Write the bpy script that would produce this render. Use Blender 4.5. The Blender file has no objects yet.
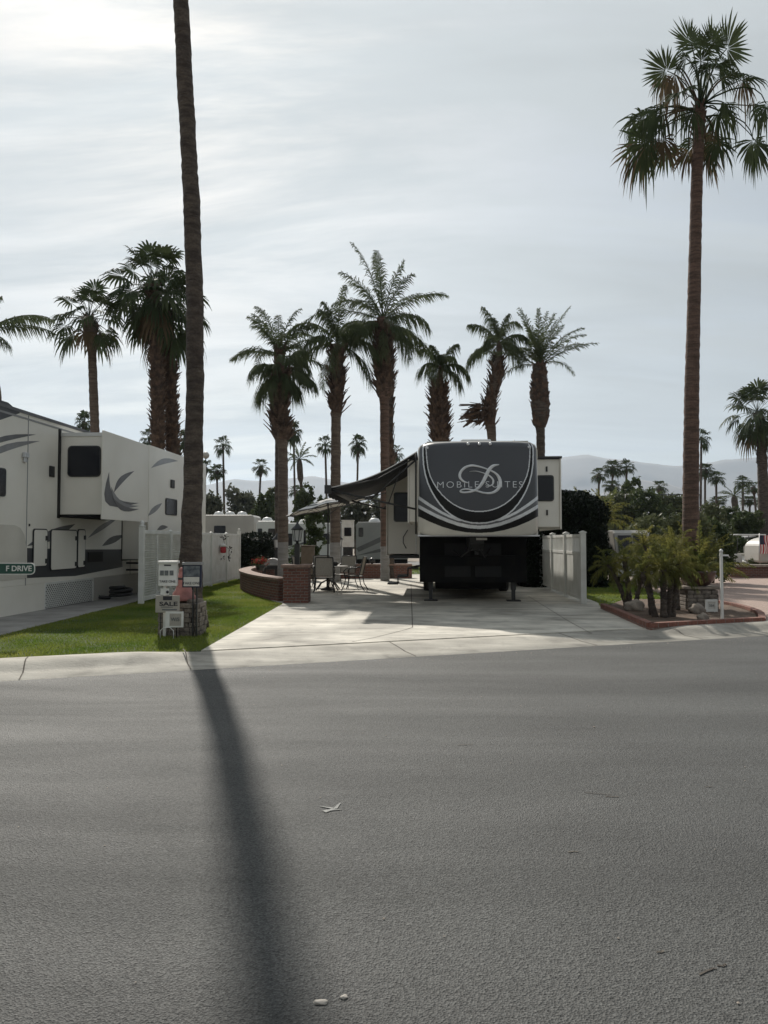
import bpy, bmesh, math, random
import numpy as np
from mathutils import Vector, Matrix, Euler
PI = math.pi
R = math.radians
rnd = random.Random(7)
npr = np.random.default_rng(7)
S = bpy.context.scene
C = S.collection

# ------------------------------------------------------------------ camera, sky, sun, exposure
EYE = 1.55
F = 740.0
TH = math.atan(29 / 740)
cam = bpy.data.cameras.new('camera'); camo = bpy.data.objects.new('camera', cam); C.objects.link(camo)
cam.sensor_fit = 'VERTICAL'; cam.sensor_height = 36; cam.lens = 36 * F / 1024
cam.clip_start = 0.05; cam.clip_end = 40000
camo.location = (0, 0, EYE); camo.rotation_euler = (PI / 2 + TH, 0, 0)
S.camera = camo
S.render.resolution_x = 768; S.render.resolution_y = 1024
S.view_settings.view_transform = 'Standard'; S.view_settings.look = 'None'
S.view_settings.gamma = 1; S.view_settings.exposure = 0.0
S.cycles.use_denoising = True
S.cycles.max_bounces = 8
S.cycles.volume_bounces = 1
S.cycles.transparent_max_bounces = 8

SUN_EL = R(39); SUN_AZ = R(-16.8)      # azimuth measured from +Y towards +X
SD = Vector((math.sin(SUN_AZ) * math.cos(SUN_EL), math.cos(SUN_AZ) * math.cos(SUN_EL), math.sin(SUN_EL)))
sl = bpy.data.lights.new('sun', 'SUN'); slo = bpy.data.objects.new('sun', sl); C.objects.link(slo)
sl.energy = 5.0; sl.angle = R(1.15); sl.color = (1.0, 0.945, 0.86)
slo.rotation_euler = SD.to_track_quat('Z', 'Y').to_euler(); slo.location = (0, 0, 30)

w = bpy.data.worlds.new('World'); S.world = w; w.use_nodes = True
nt = w.node_tree; nt.nodes.clear()
N = nt.nodes.new; L = nt.links.new
out = N('ShaderNodeOutputWorld'); bg = N('ShaderNodeBackground'); bg.inputs[1].default_value = 0.1
sky = N('ShaderNodeTexSky'); sky.sky_type = 'NISHITA'; sky.sun_disc = False
sky.sun_elevation = SUN_EL; sky.sun_rotation = SUN_AZ; sky.air_density = 1.2; sky.dust_density = 2.5
tc = N('ShaderNodeTexCoord')
def math_node(op, a=None, b=None, clamp=False):
    m = N('ShaderNodeMath'); m.operation = op; m.use_clamp = clamp
    for i, v in enumerate((a, b)):
        if v is None: continue
        if isinstance(v, (int, float)): m.inputs[i].default_value = v
        else: L(v, m.inputs[i])
    return m.outputs[0]
nrm = N('ShaderNodeVectorMath'); nrm.operation = 'NORMALIZE'; L(tc.outputs['Generated'], nrm.inputs[0])
sep = N('ShaderNodeSeparateXYZ'); L(nrm.outputs[0], sep.inputs[0])
zc = math_node('ADD', math_node('MAXIMUM', sep.outputs[2], 0.0), 0.16)
px_ = math_node('DIVIDE', sep.outputs[0], zc); py_ = math_node('DIVIDE', sep.outputs[1], zc)
cmb = N('ShaderNodeCombineXYZ'); L(px_, cmb.inputs[0]); L(py_, cmb.inputs[1])
mp = N('ShaderNodeMapping'); mp.inputs['Rotation'].default_value = (0, 0, R(24)); mp.inputs['Scale'].default_value = (0.5, 1.7, 1)
mp.inputs['Location'].default_value = (3.1, 1.7, 0)
L(cmb.outputs[0], mp.inputs[0])
n1 = N('ShaderNodeTexNoise'); n1.inputs['Scale'].default_value = 1.3; n1.inputs['Detail'].default_value = 10; n1.inputs['Roughness'].default_value = 0.6
n1.inputs['Distortion'].default_value = 0.5
L(mp.outputs[0], n1.inputs['Vector'])
mr = N('ShaderNodeMapRange'); mr.inputs[1].default_value = 0.34; mr.inputs[2].default_value = 0.62
mr.inputs[3].default_value = 0.72; mr.inputs[4].default_value = 0.99; mr.interpolation_type = 'SMOOTHSTEP'; L(n1.outputs[0], mr.inputs[0])
# light scattered forward through the thin cloud deck around the sun
dot = N('ShaderNodeVectorMath'); dot.operation = 'DOT_PRODUCT'; L(nrm.outputs[0], dot.inputs[0]); dot.inputs[1].default_value = tuple(SD)
dp = math_node('MAXIMUM', dot.outputs['Value'], 0.0)
g1 = math_node('MULTIPLY', math_node('POWER', dp, 4.0), 2.0)
g2 = math_node('MULTIPLY', math_node('POWER', dp, 30.0), 0.1)
n2 = N('ShaderNodeTexNoise'); n2.inputs['Scale'].default_value = 1.7; n2.inputs['Detail'].default_value = 7; n2.inputs['Roughness'].default_value = 0.5
n2.inputs['Distortion'].default_value = 0.8
L(mp.outputs[0], n2.inputs['Vector'])
lum = math_node('ADD', math_node('ADD', g1, g2), 4.7)
mod = math_node('ADD', math_node('MULTIPLY', n2.outputs[0], 0.5), 0.75)
lum = math_node('MULTIPLY', lum, mod)
cc_ = N('ShaderNodeCombineColor'); L(math_node('MULTIPLY', lum, 0.93), cc_.inputs[0]); L(math_node('MULTIPLY', lum, 0.99), cc_.inputs[1]); L(math_node('MULTIPLY', lum, 1.01), cc_.inputs[2])
mix = N('ShaderNodeMix'); mix.data_type = 'RGBA'; L(mr.outputs[0], mix.inputs[0]); L(sky.outputs[0], mix.inputs[6]); L(cc_.outputs[0], mix.inputs[7])
L(mix.outputs[2], bg.inputs[0]); L(bg.outputs[0], out.inputs[0])

# ------------------------------------------------------------------ pixel <-> world helpers (layout only)
def ray(px, py):
    dx = (px - 384) / F; dz = -(py - 512) / F
    return Vector((dx, math.cos(TH) - math.sin(TH) * dz, math.sin(TH) + math.cos(TH) * dz))
def at(px, py, Y):
    r = ray(px, py); return r * (Y / r.y) + Vector((0, 0, EYE))
def gnd(px, py, z=0.08):
    r = ray(px, py); return r * ((z - EYE) / r.z) + Vector((0, 0, EYE))
def xat(px, Y, z=1.5): return at(px, 541, Y).x
def zat(py, Y): return at(384, py, Y).z
GZ = 0.08
HAZE = 0.00010
A_ = math.atan(0.062)
U2 = Vector((math.sin(A_), math.cos(A_), 0)); V2 = Vector((math.cos(A_), -math.sin(A_), 0))

# ------------------------------------------------------------------ materials
def mat(name, c, rough=0.7, c2=None, scale=4.0, detail=5, bump=0.0, bscale=None, metal=0.0, spec=0.5, stretch=None,
        coat=0.0, lo=0.35, hi=0.65, trans=0.0, fine=0.0, fscale=200.0, coord='Object'):
    m = bpy.data.materials.new(name); m.use_nodes = True
    t = m.node_tree; b = t.nodes['Principled BSDF']
    b.inputs['Roughness'].default_value = rough; b.inputs['Metallic'].default_value = metal
    b.inputs['Specular IOR Level'].default_value = spec; b.inputs['Coat Weight'].default_value = coat
    b.inputs['Coat Roughness'].default_value = 0.08
    b.inputs['Base Color'].default_value = (*c, 1)
    co = t.nodes.new('ShaderNodeTexCoord').outputs[coord]
    if stretch:
        q = t.nodes.new('ShaderNodeMapping'); q.inputs['Scale'].default_value = stretch[:3]
        if len(stretch) > 3: q.inputs['Rotation'].default_value = (0, 0, stretch[3])
        t.links.new(co, q.inputs[0]); co2 = q.outputs[0]
    else: co2 = co
    last = None
    if c2 is None: c2 = tuple(v * 0.86 for v in c)
    n = t.nodes.new('ShaderNodeTexNoise'); n.inputs['Scale'].default_value = scale; n.inputs['Detail'].default_value = detail
    t.links.new(co2, n.inputs['Vector'])
    r = t.nodes.new('ShaderNodeMapRange'); r.inputs[1].default_value = lo; r.inputs[2].default_value = hi
    t.links.new(n.outputs[0], r.inputs[0])
    x = t.nodes.new('ShaderNodeMix'); x.data_type = 'RGBA'
    x.inputs[6].default_value = (*c, 1); x.inputs[7].default_value = (*c2, 1); t.links.new(r.outputs[0], x.inputs[0])
    last = x.outputs[2]
    if fine > 0:
        n3 = t.nodes.new('ShaderNodeTexNoise'); n3.inputs['Scale'].default_value = fscale; n3.inputs['Detail'].default_value = 2
        t.links.new(co, n3.inputs['Vector'])
        r3 = t.nodes.new('ShaderNodeMapRange'); r3.inputs[1].default_value = 0.3; r3.inputs[2].default_value = 0.7
        r3.inputs[3].default_value = 1 - fine; r3.inputs[4].default_value = 1 + fine
        t.links.new(n3.outputs[0], r3.inputs[0])
        vm = t.nodes.new('ShaderNodeVectorMath'); vm.operation = 'SCALE'; t.links.new(last, vm.inputs[0]); t.links.new(r3.outputs[0], vm.inputs['Scale'])
        last = vm.outputs[0]
    t.links.new(last, b.inputs['Base Color'])
    if bump > 0:
        n4 = t.nodes.new('ShaderNodeTexNoise'); n4.inputs['Scale'].default_value = bscale or scale * 4; n4.inputs['Detail'].default_value = 6
        t.links.new(co2, n4.inputs['Vector'])
        bu = t.nodes.new('ShaderNodeBump'); bu.inputs['Strength'].default_value = min(1, bump); bu.inputs['Distance'].default_value = 0.02 * max(1, bump)
        t.links.new(n4.outputs[0], bu.inputs['Height']); t.links.new(bu.outputs[0], b.inputs['Normal'])
    return m
def leafmat(name, c, c2, trans=0.35, scale=1.5, rough=0.55):
    m = mat(name, c, rough, c2, scale=scale, detail=3, lo=0.3, hi=0.7, spec=0.18)
    t = m.node_tree; b = t.nodes['Principled BSDF']; o = [n for n in t.nodes if n.type == 'OUTPUT_MATERIAL'][0]
    tr = t.nodes.new('ShaderNodeBsdfTranslucent'); ms = t.nodes.new('ShaderNodeMixShader'); ms.inputs[0].default_value = trans
    src = b.inputs['Base Color'].links[0].from_socket
    t.links.new(src, tr.inputs[0]); t.links.new(b.outputs[0], ms.inputs[1]); t.links.new(tr.outputs[0], ms.inputs[2]); t.links.new(ms.outputs[0], o.inputs[0])
    return m
def asphalt():
    m = bpy.data.materials.new('asphalt'); m.use_nodes = True; t = m.node_tree; b = t.nodes['Principled BSDF']
    nd = t.nodes.new; lk = t.links.new
    co = nd('ShaderNodeTexCoord').outputs['Object']
    def noise(sc, det=3, rough=.5, dist=0, vec=co):
        n = nd('ShaderNodeTexNoise'); n.inputs['Scale'].default_value = sc; n.inputs['Detail'].default_value = det
        n.inputs['Roughness'].default_value = rough; n.inputs['Distortion'].default_value = dist; lk(vec, n.inputs['Vector']); return n.outputs[0]
    def rng(v, a, b_, c, d):
        r = nd('ShaderNodeMapRange'); r.inputs[1].default_value = a; r.inputs[2].default_value = b_; r.inputs[3].default_value = c; r.inputs[4].default_value = d
        lk(v, r.inputs[0]); return r.outputs[0]
    def mul(a, b_):
        q = nd('ShaderNodeMath'); q.operation = 'MULTIPLY'; lk(a, q.inputs[0]); lk(b_, q.inputs[1]); return q.outputs[0]
    mpg = nd('ShaderNodeMapping'); mpg.inputs['Rotation'].default_value = (0, 0, R(-22)); mpg.inputs['Scale'].default_value = (0.22, 1.3, 1); lk(co, mpg.inputs[0])
    big = rng(noise(0.9, 4, .55, .4, mpg.outputs[0]), .3, .7, .80, 1.2)
    patch = rng(noise(0.45, 3), .3, .7, .84, 1.16)
    vo = nd('ShaderNodeTexVoronoi'); vo.inputs['Scale'].default_value = 120; lk(co, vo.inputs['Vector'])
    stone = rng(vo.outputs['Color'], 0, 1, .45, 1.75)
    spk = rng(noise(110, 3, .7), .3, .7, .65, 1.35)
    v = mul(mul(big, patch), mul(stone, spk))
    v2 = nd('ShaderNodeVectorMath'); v2.operation = 'SCALE'; v2.inputs[0].default_value = (0.055, 0.0555, 0.053); lk(v, v2.inputs['Scale'])
    lk(v2.outputs[0], b.inputs['Base Color']); lk(rng(noise(0.8, 4, .6, .5, mpg.outputs[0]), .3, .7, .62, .8), b.inputs['Roughness']); b.inputs['Specular IOR Level'].default_value = .33
    bu = nd('ShaderNodeBump'); bu.inputs['Strength'].default_value = .8; bu.inputs['Distance'].default_value = .006
    wv = nd('ShaderNodeMath'); wv.operation = 'ADD'; lk(vo.outputs['Distance'], wv.inputs[0]); lk(noise(48, 3, .6, .3), wv.inputs[1])
    lk(wv.outputs[0], bu.inputs['Height']); lk(bu.outputs[0], b.inputs['Normal'])
    return m
def brickmat(name, c1, c2, mortar, bw=.2, bh=.065, ms=.012, offset=.5, bumpd=.008):
    m = bpy.data.materials.new(name); m.use_nodes = True; t = m.node_tree; b = t.nodes['Principled BSDF']
    nd = t.nodes.new; lk = t.links.new
    uv = nd('ShaderNodeUVMap'); uv.uv_map = 'UVMap'
    br = nd('ShaderNodeTexBrick'); br.inputs['Scale'].default_value = 1; br.inputs['Brick Width'].default_value = bw; br.inputs['Row Height'].default_value = bh
    br.inputs['Mortar Size'].default_value = ms; br.inputs['Color1'].default_value = (*c1, 1); br.inputs['Color2'].default_value = (*c2, 1); br.inputs['Mortar'].default_value = (*mortar, 1)
    br.inputs['Mortar Smooth'].default_value = .3; br.offset = offset
    n0 = nd('ShaderNodeTexNoise'); n0.inputs['Scale'].default_value = 9; n0.inputs['Detail'].default_value = 3; lk(uv.outputs[0], n0.inputs['Vector'])
    ad = nd('ShaderNodeVectorMath'); ad.operation = 'MULTIPLY_ADD'; lk(n0.outputs[1], ad.inputs[0]); ad.inputs[1].default_value = (.02, .012, 0); lk(uv.outputs[0], ad.inputs[2])
    lk(ad.outputs[0], br.inputs['Vector'])
    n = nd('ShaderNodeTexNoise'); n.inputs['Scale'].default_value = 22; n.inputs['Detail'].default_value = 4; lk(uv.outputs[0], n.inputs['Vector'])
    r = nd('ShaderNodeMapRange'); r.inputs[1].default_value = .3; r.inputs[2].default_value = .7; r.inputs[3].default_value = .7; r.inputs[4].default_value = 1.25; lk(n.outputs[0], r.inputs[0])
    sc = nd('ShaderNodeVectorMath'); sc.operation = 'SCALE'; lk(br.outputs[0], sc.inputs[0]); lk(r.outputs[0], sc.inputs['Scale']); lk(sc.outputs[0], b.inputs['Base Color'])
    b.inputs['Roughness'].default_value = .85
    bu = nd('ShaderNodeBump'); bu.invert = True; bu.inputs['Distance'].default_value = bumpd; lk(br.outputs['Fac'], bu.inputs['Height']); lk(bu.outputs[0], b.inputs['Normal'])
    return m
def concrete(k=1.0):
    m = mat('blotchy_concrete', (.60 * k, .565 * k, .49 * k), .82, (.44 * k, .41 * k, .35 * k), scale=.9, detail=8, bump=.25, bscale=30, fine=.09, fscale=90, lo=.35, hi=.65)
    t = m.node_tree; nd = t.nodes.new; lk = t.links.new; b = t.nodes['Principled BSDF']; src = b.inputs['Base Color'].links[0].from_socket
    co = nd('ShaderNodeTexCoord').outputs['Object']; last = src
    for (st, rot, sc, a, c, lo, hi) in (((.3, 2.0, 1), -8, 1.6, .40, .60, 1.12, .84), ((1, 1, 1), 0, .55, .48, .62, 1.0, .66), ((1, 1, 1), 0, 2.6, .52, .66, 1.0, .76), ((.15, 3.5, 1), -4, 3.0, .45, .7, 1.03, .9)):
        q = nd('ShaderNodeMapping'); q.inputs['Scale'].default_value = st; q.inputs['Rotation'].default_value = (0, 0, R(rot)); q.inputs['Location'].default_value = (sc, sc * 2, 0); lk(co, q.inputs[0])
        n = nd('ShaderNodeTexNoise'); n.inputs['Scale'].default_value = sc; n.inputs['Detail'].default_value = 7; n.inputs['Distortion'].default_value = .4; lk(q.outputs[0], n.inputs['Vector'])
        r = nd('ShaderNodeMapRange'); r.inputs[1].default_value = a; r.inputs[2].default_value = c; r.inputs[3].default_value = lo; r.inputs[4].default_value = hi; lk(n.outputs[0], r.inputs[0])
        v = nd('ShaderNodeVectorMath'); v.operation = 'SCALE'; lk(last, v.inputs[0]); lk(r.outputs[0], v.inputs['Scale']); last = v.outputs[0]
    lk(last, b.inputs['Base Color']); return m
def vmul(c, k): return tuple(v * k for v in c)
M = {}
M['asphalt'] = asphalt()
M['curb'] = mat('kerb_concrete', (.40, .385, .345), .85, (.26, .25, .22), scale=1.4, detail=8, bump=.3, bscale=60, stretch=(.5, 2.2, 1, R(-19.8)), fine=.12, fscale=90)

M['slab_grey'] = mat('path_concrete', (.32, .31, .29), .85, (.22, .21, .2), scale=2, detail=8, bump=.2, fine=.1, fscale=80)
M['joint'] = mat('joint_filler', (.12, .105, .085), .95, (.06, .05, .042), scale=6)

M['slab'] = concrete(); M['curb'] = concrete(.74)
M['soil'] = mat('desert_soil', (.27, .225, .175), .95, (.18, .15, .12), scale=.6, detail=8, bump=.5, bscale=14, fine=.15, fscale=60)
M['bedsoil'] = mat('brown_planting_soil', (.15, .1, .07), .95, (.085, .06, .042), scale=3, detail=8, bump=1, bscale=30, fine=.2, fscale=50)
M['lawn'] = mat('lawn_soil', (.06, .085, .022), .95, (.035, .055, .014), scale=1.5, detail=6, bump=.6, bscale=40)
M['grass'] = leafmat('grass_blades', (.12, .19, .028), (.27, .29, .065), .45, scale=.9)
M['paver'] = brickmat('pink_pavers', (.40, .29, .24), (.34, .25, .21), (.25, .19, .16), .22, .11, .008)
M['brick'] = brickmat('red_brick', (.19, .07, .05), (.115, .048, .038), (.19, .155, .13), .2, .068, .011)
M['brickcap'] = mat('brick_coping', (.29, .20, .16), .85, (.19, .125, .1), scale=8, bump=.4, fine=.1, fscale=60)
M['border'] = brickmat('border_brick', (.24, .095, .068), (.17, .07, .05), (.2, .15, .12), .21, .11, .01)
M['stone'] = brickmat('grey_ledge_stone', (.27, .235, .2), (.155, .13, .115), (.05, .043, .037), .17, .085, .014, .5, .03)
M['white_vinyl'] = mat('white_vinyl', (.72, .72, .69), .45, (.6, .6, .56), scale=3, detail=6, fine=.03)
M['white_paint'] = mat('white_paint', (.74, .73, .70), .4, (.62, .61, .57), scale=5)
M['dark_metal'] = mat('black_metal', (.02, .02, .021), .4, (.035, .034, .033), scale=9, metal=.2)
M['black_plastic'] = mat('black_plastic', (.018, .018, .019), .55, (.03, .03, .03), scale=6)
M['rubber'] = mat('tyre_rubber', (.02, .02, .02), .9, (.035, .033, .03), scale=12, bump=.2)
M['steel'] = mat('brushed_steel', (.5, .5, .5), .3, (.4, .4, .4), scale=20, metal=1)
M['chrome'] = mat('silver_trim', (.66, .67, .68), .3, (.56, .57, .58), scale=9, metal=.25, coat=.3)
M['pearl'] = mat('pearl_gelcoat', (.60, .575, .51), .28, (.52, .49, .43), scale=1.2, coat=.4, detail=7)
M['pearl_side'] = mat('offwhite_fibreglass', (.78, .75, .68), .35, (.70, .67, .60), scale=.9, coat=.2, detail=7)
M['gunmetal'] = mat('gunmetal_gelcoat', (.042, .044, .051), .34, (.034, .036, .042), scale=1.0, coat=.3, detail=6)
M['gloss_black'] = mat('gloss_black_gelcoat', (.006, .006, .007), .4, (.01, .009, .008), scale=2, spec=.25)
M['grey_vinyl'] = mat('grey_decal_vinyl', (.10, .10, .105), .35, (.075, .075, .08), scale=4, coat=.3)
M['mid_vinyl'] = mat('mid_grey_decal_vinyl', (.22, .22, .225), .35, (.17, .17, .175), scale=4, coat=.3)
M['glass'] = mat('tinted_glass', (.008, .009, .014), .1, (.012, .013, .018), scale=2, spec=.35)
M['roofrubber'] = mat('roof_membrane', (.55, .54, .5), .8, (.42, .41, .38), scale=2)
M['underbelly'] = mat('dark_underbelly', (.008, .008, .009), .8, (.014, .013, .012), scale=3, spec=.15)
M['awning'] = mat('black_awning_fabric', (.025, .026, .03), .75, (.04, .04, .045), scale=6, bump=.1)
M['canvas_white'] = mat('white_canvas', (.7, .69, .66), .85, (.6, .59, .56), scale=8)
M['sling'] = mat('tan_sling_fabric', (.36, .34, .30), .8, (.30, .28, .25), scale=30)
M['sling_brown'] = mat('brown_sling_fabric', (.16, .13, .10), .8, (.12, .1, .08), scale=30)
M['lattice'] = mat('white_lattice_panel', (.68, .68, .65), .55, (.6, .6, .57), scale=4)
M['pink'] = mat('faded_pink_paint', (.40, .18, .165), .8, (.26, .12, .11), scale=8, bump=.2)
M['terracotta'] = mat('maroon_glaze', (.085, .032, .026), .4, (.05, .02, .018), scale=5, coat=.2)
M['boulder'] = mat('pale_boulder', (.34, .29, .24), .9, (.2, .17, .145), scale=7, bump=.8, bscale=30)
M['green_sign'] = mat('green_reflective_sheet', (.015, .075, .05), .4, (.012, .06, .042), scale=8)
M['red'] = mat('red_paint', (.45, .03, .04), .5)
M['blue'] = mat('navy_paint', (.012, .016, .045), .5)
M['signgrey'] = mat('pale_sign_face', (.62, .60, .55), .5, (.54, .52, .48), scale=10)
M['signtan'] = mat('tan_sign_face', (.42, .38, .33), .6, (.34, .31, .27), scale=10)
M['photo_dark'] = mat('dark_flyer_photo', (.05, .06, .075), .4, (.16, .18, .19), scale=14, detail=5)
M['ink'] = mat('printed_ink', (.03, .028, .035), .6)
M['greyink'] = mat('grey_printed_ink', (.16, .17, .17), .6, (.1, .11, .11), scale=30)
M['trunk'] = mat('palm_trunk_bark', (.15, .115, .09), .95, (.09, .066, .052), scale=3, detail=7, bump=1.6, bscale=7, stretch=(1, 1, 6), fine=.2, fscale=30)
M['trunk_dark'] = mat('dark_palm_trunk_bark', (.11, .088, .07), .95, (.05, .038, .032), scale=4, detail=9, bump=2.2, bscale=11, stretch=(1, 1, 3.2), fine=.2, fscale=30)
M['trunk_red'] = mat('reddish_palm_trunk_bark', (.16, .10, .075), .95, (.08, .052, .04), scale=3, detail=7, bump=1.6, bscale=7, stretch=(1, 1, 7), fine=.2, fscale=30)
M['boots'] = mat('palm_boot_fibre', (.13, .085, .06), .95, (.05, .034, .027), scale=5, bump=1.5, bscale=16, fine=.25, fscale=30)
M['trunk_paint'] = mat('grey_painted_trunk', (.27, .265, .26), .9, (.2, .19, .18), scale=3, bump=1, bscale=7, stretch=(1, 1, 5))
M['fan'] = leafmat('fan_palm_leaf', (.034, .052, .024), (.062, .078, .034), .22, scale=1.2, rough=.75)
M['fan_dead'] = leafmat('dry_palm_leaf', (.15, .11, .065), (.08, .06, .036), .3, scale=1.5, rough=.8)
M['feather'] = leafmat('feather_palm_leaf', (.058, .078, .036), (.11, .13, .068), .32, scale=1.2, rough=.8)
M['pygmy'] = leafmat('pygmy_palm_leaf', (.09, .115, .035), (.22, .20, .055), .5, scale=2.2, rough=.75)
M['leaf'] = leafmat('dark_foliage', (.045, .065, .026), (.08, .10, .04), .3, scale=.8)
M['leaf2'] = leafmat('olive_foliage', (.075, .09, .042), (.125, .135, .07), .3, scale=.8)
M['leaf3'] = leafmat('grey_green_foliage', (.085, .095, .065), (.13, .135, .095), .3, scale=.8)
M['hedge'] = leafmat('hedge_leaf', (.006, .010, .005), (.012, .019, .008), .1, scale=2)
M['bark'] = mat('tree_bark', (.12, .09, .07), .95, (.07, .052, .04), scale=6, bump=1)
M['mountain'] = mat('bare_mountain_rock', (.17, .145, .125), .95, (.13, .11, .1), scale=.004, detail=10)
M['beige_rv'] = mat('beige_fibreglass', (.42, .40, .36), .45, (.36, .34, .31), scale=1)
M['grey_rv'] = mat('grey_fibreglass', (.28, .28, .275), .45, (.23, .23, .23), scale=1)
M['white_rv'] = mat('white_fibreglass', (.66, .66, .64), .4, (.58, .58, .56), scale=1)
M['tan_board'] = mat('brown_cabinet', (.15, .115, .085), .7, (.11, .085, .06), scale=5)
M['redflower'] = leafmat('red_flower_petal', (.40, .05, .04), (.22, .03, .03), .3, scale=20)
M['lampglass'] = leafmat('clear_lantern_glass', (.8, .8, .8), (.7, .7, .7), .6)

# ------------------------------------------------------------------ mesh builder
class MB:
    def __init__(s): s.v = []; s.f = []; s.m = []; s.smooth = []
    def add(s, vs, fs, mi=0, sm=False):
        b = len(s.v); s.v += [tuple(v) for v in vs]
        for f in fs: s.f.append(tuple(b + i for i in f)); s.m.append(mi); s.smooth.append(sm)
        return s
    def box(s, c, d, rz=0, mi=0, rot=None):
        hx, hy, hz = d[0] / 2, d[1] / 2, d[2] / 2
        m = rot if rot is not None else Matrix.Rotation(rz, 3, 'Z')
        vs = [m @ Vector((x * hx, y * hy, z * hz)) + Vector(c) for z in (-1, 1) for y in (-1, 1) for x in (-1, 1)]
        return s.add(vs, [(0, 2, 3, 1), (4, 5, 7, 6), (0, 1, 5, 4), (2, 6, 7, 3), (0, 4, 6, 2), (1, 3, 7, 5)], mi)
    def bx(s, x0, x1, y0, y1, z0, z1, mi=0):
        return s.box(((x0 + x1) / 2, (y0 + y1) / 2, (z0 + z1) / 2), (abs(x1 - x0), abs(y1 - y0), abs(z1 - z0)), 0, mi)
    def prism(s, pts, z0, z1, mi=0):
        n = len(pts)
        area = sum(pts[i][0] * pts[(i + 1) % n][1] - pts[(i + 1) % n][0] * pts[i][1] for i in range(n))
        if area < 0: pts = pts[::-1]
        vs = [(p[0], p[1], z0) for p in pts] + [(p[0], p[1], z1) for p in pts]
        return s.add(vs, [tuple(range(n - 1, -1, -1)), tuple(range(n, 2 * n))] + [(i, (i + 1) % n, n + (i + 1) % n, n + i) for i in range(n)], mi)
    def prism_axis(s, pts, a, b, axis='x', mi=0):
        """polygon pts (p,q) extruded along an axis; axis x: (y,z); axis y: (x,z)"""
        n = len(pts)
        if axis == 'x': f = lambda t, p: (t, p[0], p[1])
        else: f = lambda t, p: (p[0], t, p[1])
        vs = [f(a, p) for p in pts] + [f(b, p) for p in pts]
        s.add(vs, [tuple(range(n - 1, -1, -1)), tuple(range(n, 2 * n))] + [(i, (i + 1) % n, n + (i + 1) % n, n + i) for i in range(n)], mi); return s
    def tube(s, pts, r, n=8, mi=0, cap=True, sm=True, jit=0.0):
        pts = [Vector(p) for p in pts]; k = len(pts)
        rs = r if isinstance(r, (list, tuple)) else [r] * k
        vs = []; up = Vector((0, 0, 1)); prev = None
        for i, p in enumerate(pts):
            t = (pts[min(i + 1, k - 1)] - pts[max(i - 1, 0)]).normalized()
            if prev is None:
                ref = Vector((1, 0, 0)) if abs(t.x) < .8 else Vector((0, 1, 0)); a = (ref - t * ref.dot(t)).normalized()
            else: a = (prev - t * prev.dot(t)).normalized()
            prev = a; b = t.cross(a)
            for j in range(n):
                q = 2 * PI * j / n; rr = rs[i] * (1 + (rnd.uniform(-jit, jit) if jit else 0))
                vs.append(p + (a * math.cos(q) + b * math.sin(q)) * rr)
        fs = [(i * n + j, i * n + (j + 1) % n, (i + 1) * n + (j + 1) % n, (i + 1) * n + j) for i in range(k - 1) for j in range(n)]
        s.add(vs, fs, mi, sm)
        if cap:
            b0 = len(s.v) - k * n
            s.f.append(tuple(b0 + j for j in range(n - 1, -1, -1))); s.m.append(mi); s.smooth.append(False)
            s.f.append(tuple(b0 + (k - 1) * n + j for j in range(n))); s.m.append(mi); s.smooth.append(False)
        return s
    def lathe(s, prof, n=20, c=(0, 0, 0), mi=0, sm=True, cap=True):
        vs = [(c[0] + r * math.cos(2 * PI * j / n), c[1] + r * math.sin(2 * PI * j / n), c[2] + z) for r, z in prof for j in range(n)]
        k = len(prof)
        fs = [(i * n + j, i * n + (j + 1) % n, (i + 1) * n + (j + 1) % n, (i + 1) * n + j) for i in range(k - 1) for j in range(n)]
        s.add(vs, fs, mi, sm)
        if cap:
            b0 = len(s.v) - k * n
            s.f.append(tuple(b0 + j for j in range(n - 1, -1, -1))); s.m.append(mi); s.smooth.append(False)
            s.f.append(tuple(b0 + (k - 1) * n + j for j in range(n))); s.m.append(mi); s.smooth.append(False)
        return s
    def build(s, name, mats, parent=None, uv=False, bevel=0, loc=None):
        me = bpy.data.meshes.new(name); me.from_pydata(s.v, [], s.f)
        if not isinstance(mats, (list, tuple)): mats = [mats]
        for m in mats: me.materials.append(m)
        me.polygons.foreach_set('material_index', s.m); me.polygons.foreach_set('use_smooth', s.smooth)
        if uv:
            l = me.uv_layers.new(name='UVMap')
            for p in me.polygons:
                nn = p.normal
                if abs(nn.z) > .7: ta = Vector((1, 0, 0)); tb = Vector((0, 1, 0))
                else: ta = Vector((-nn.y, nn.x, 0)).normalized(); tb = Vector((0, 0, 1))
                for li in p.loop_indices:
                    co = me.vertices[me.loops[li].vertex_index].co; l.data[li].uv = (co.dot(ta), co.dot(tb))
        me.update()
        o = bpy.data.objects.new(name, me); C.objects.link(o)
        if parent: o.parent = parent
        if loc: o.location = loc
        if bevel:
            b = o.modifiers.new('bevel', 'BEVEL'); b.width = bevel; b.segments = 2; b.limit_method = 'ANGLE'; b.angle_limit = R(40)
        return o
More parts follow.
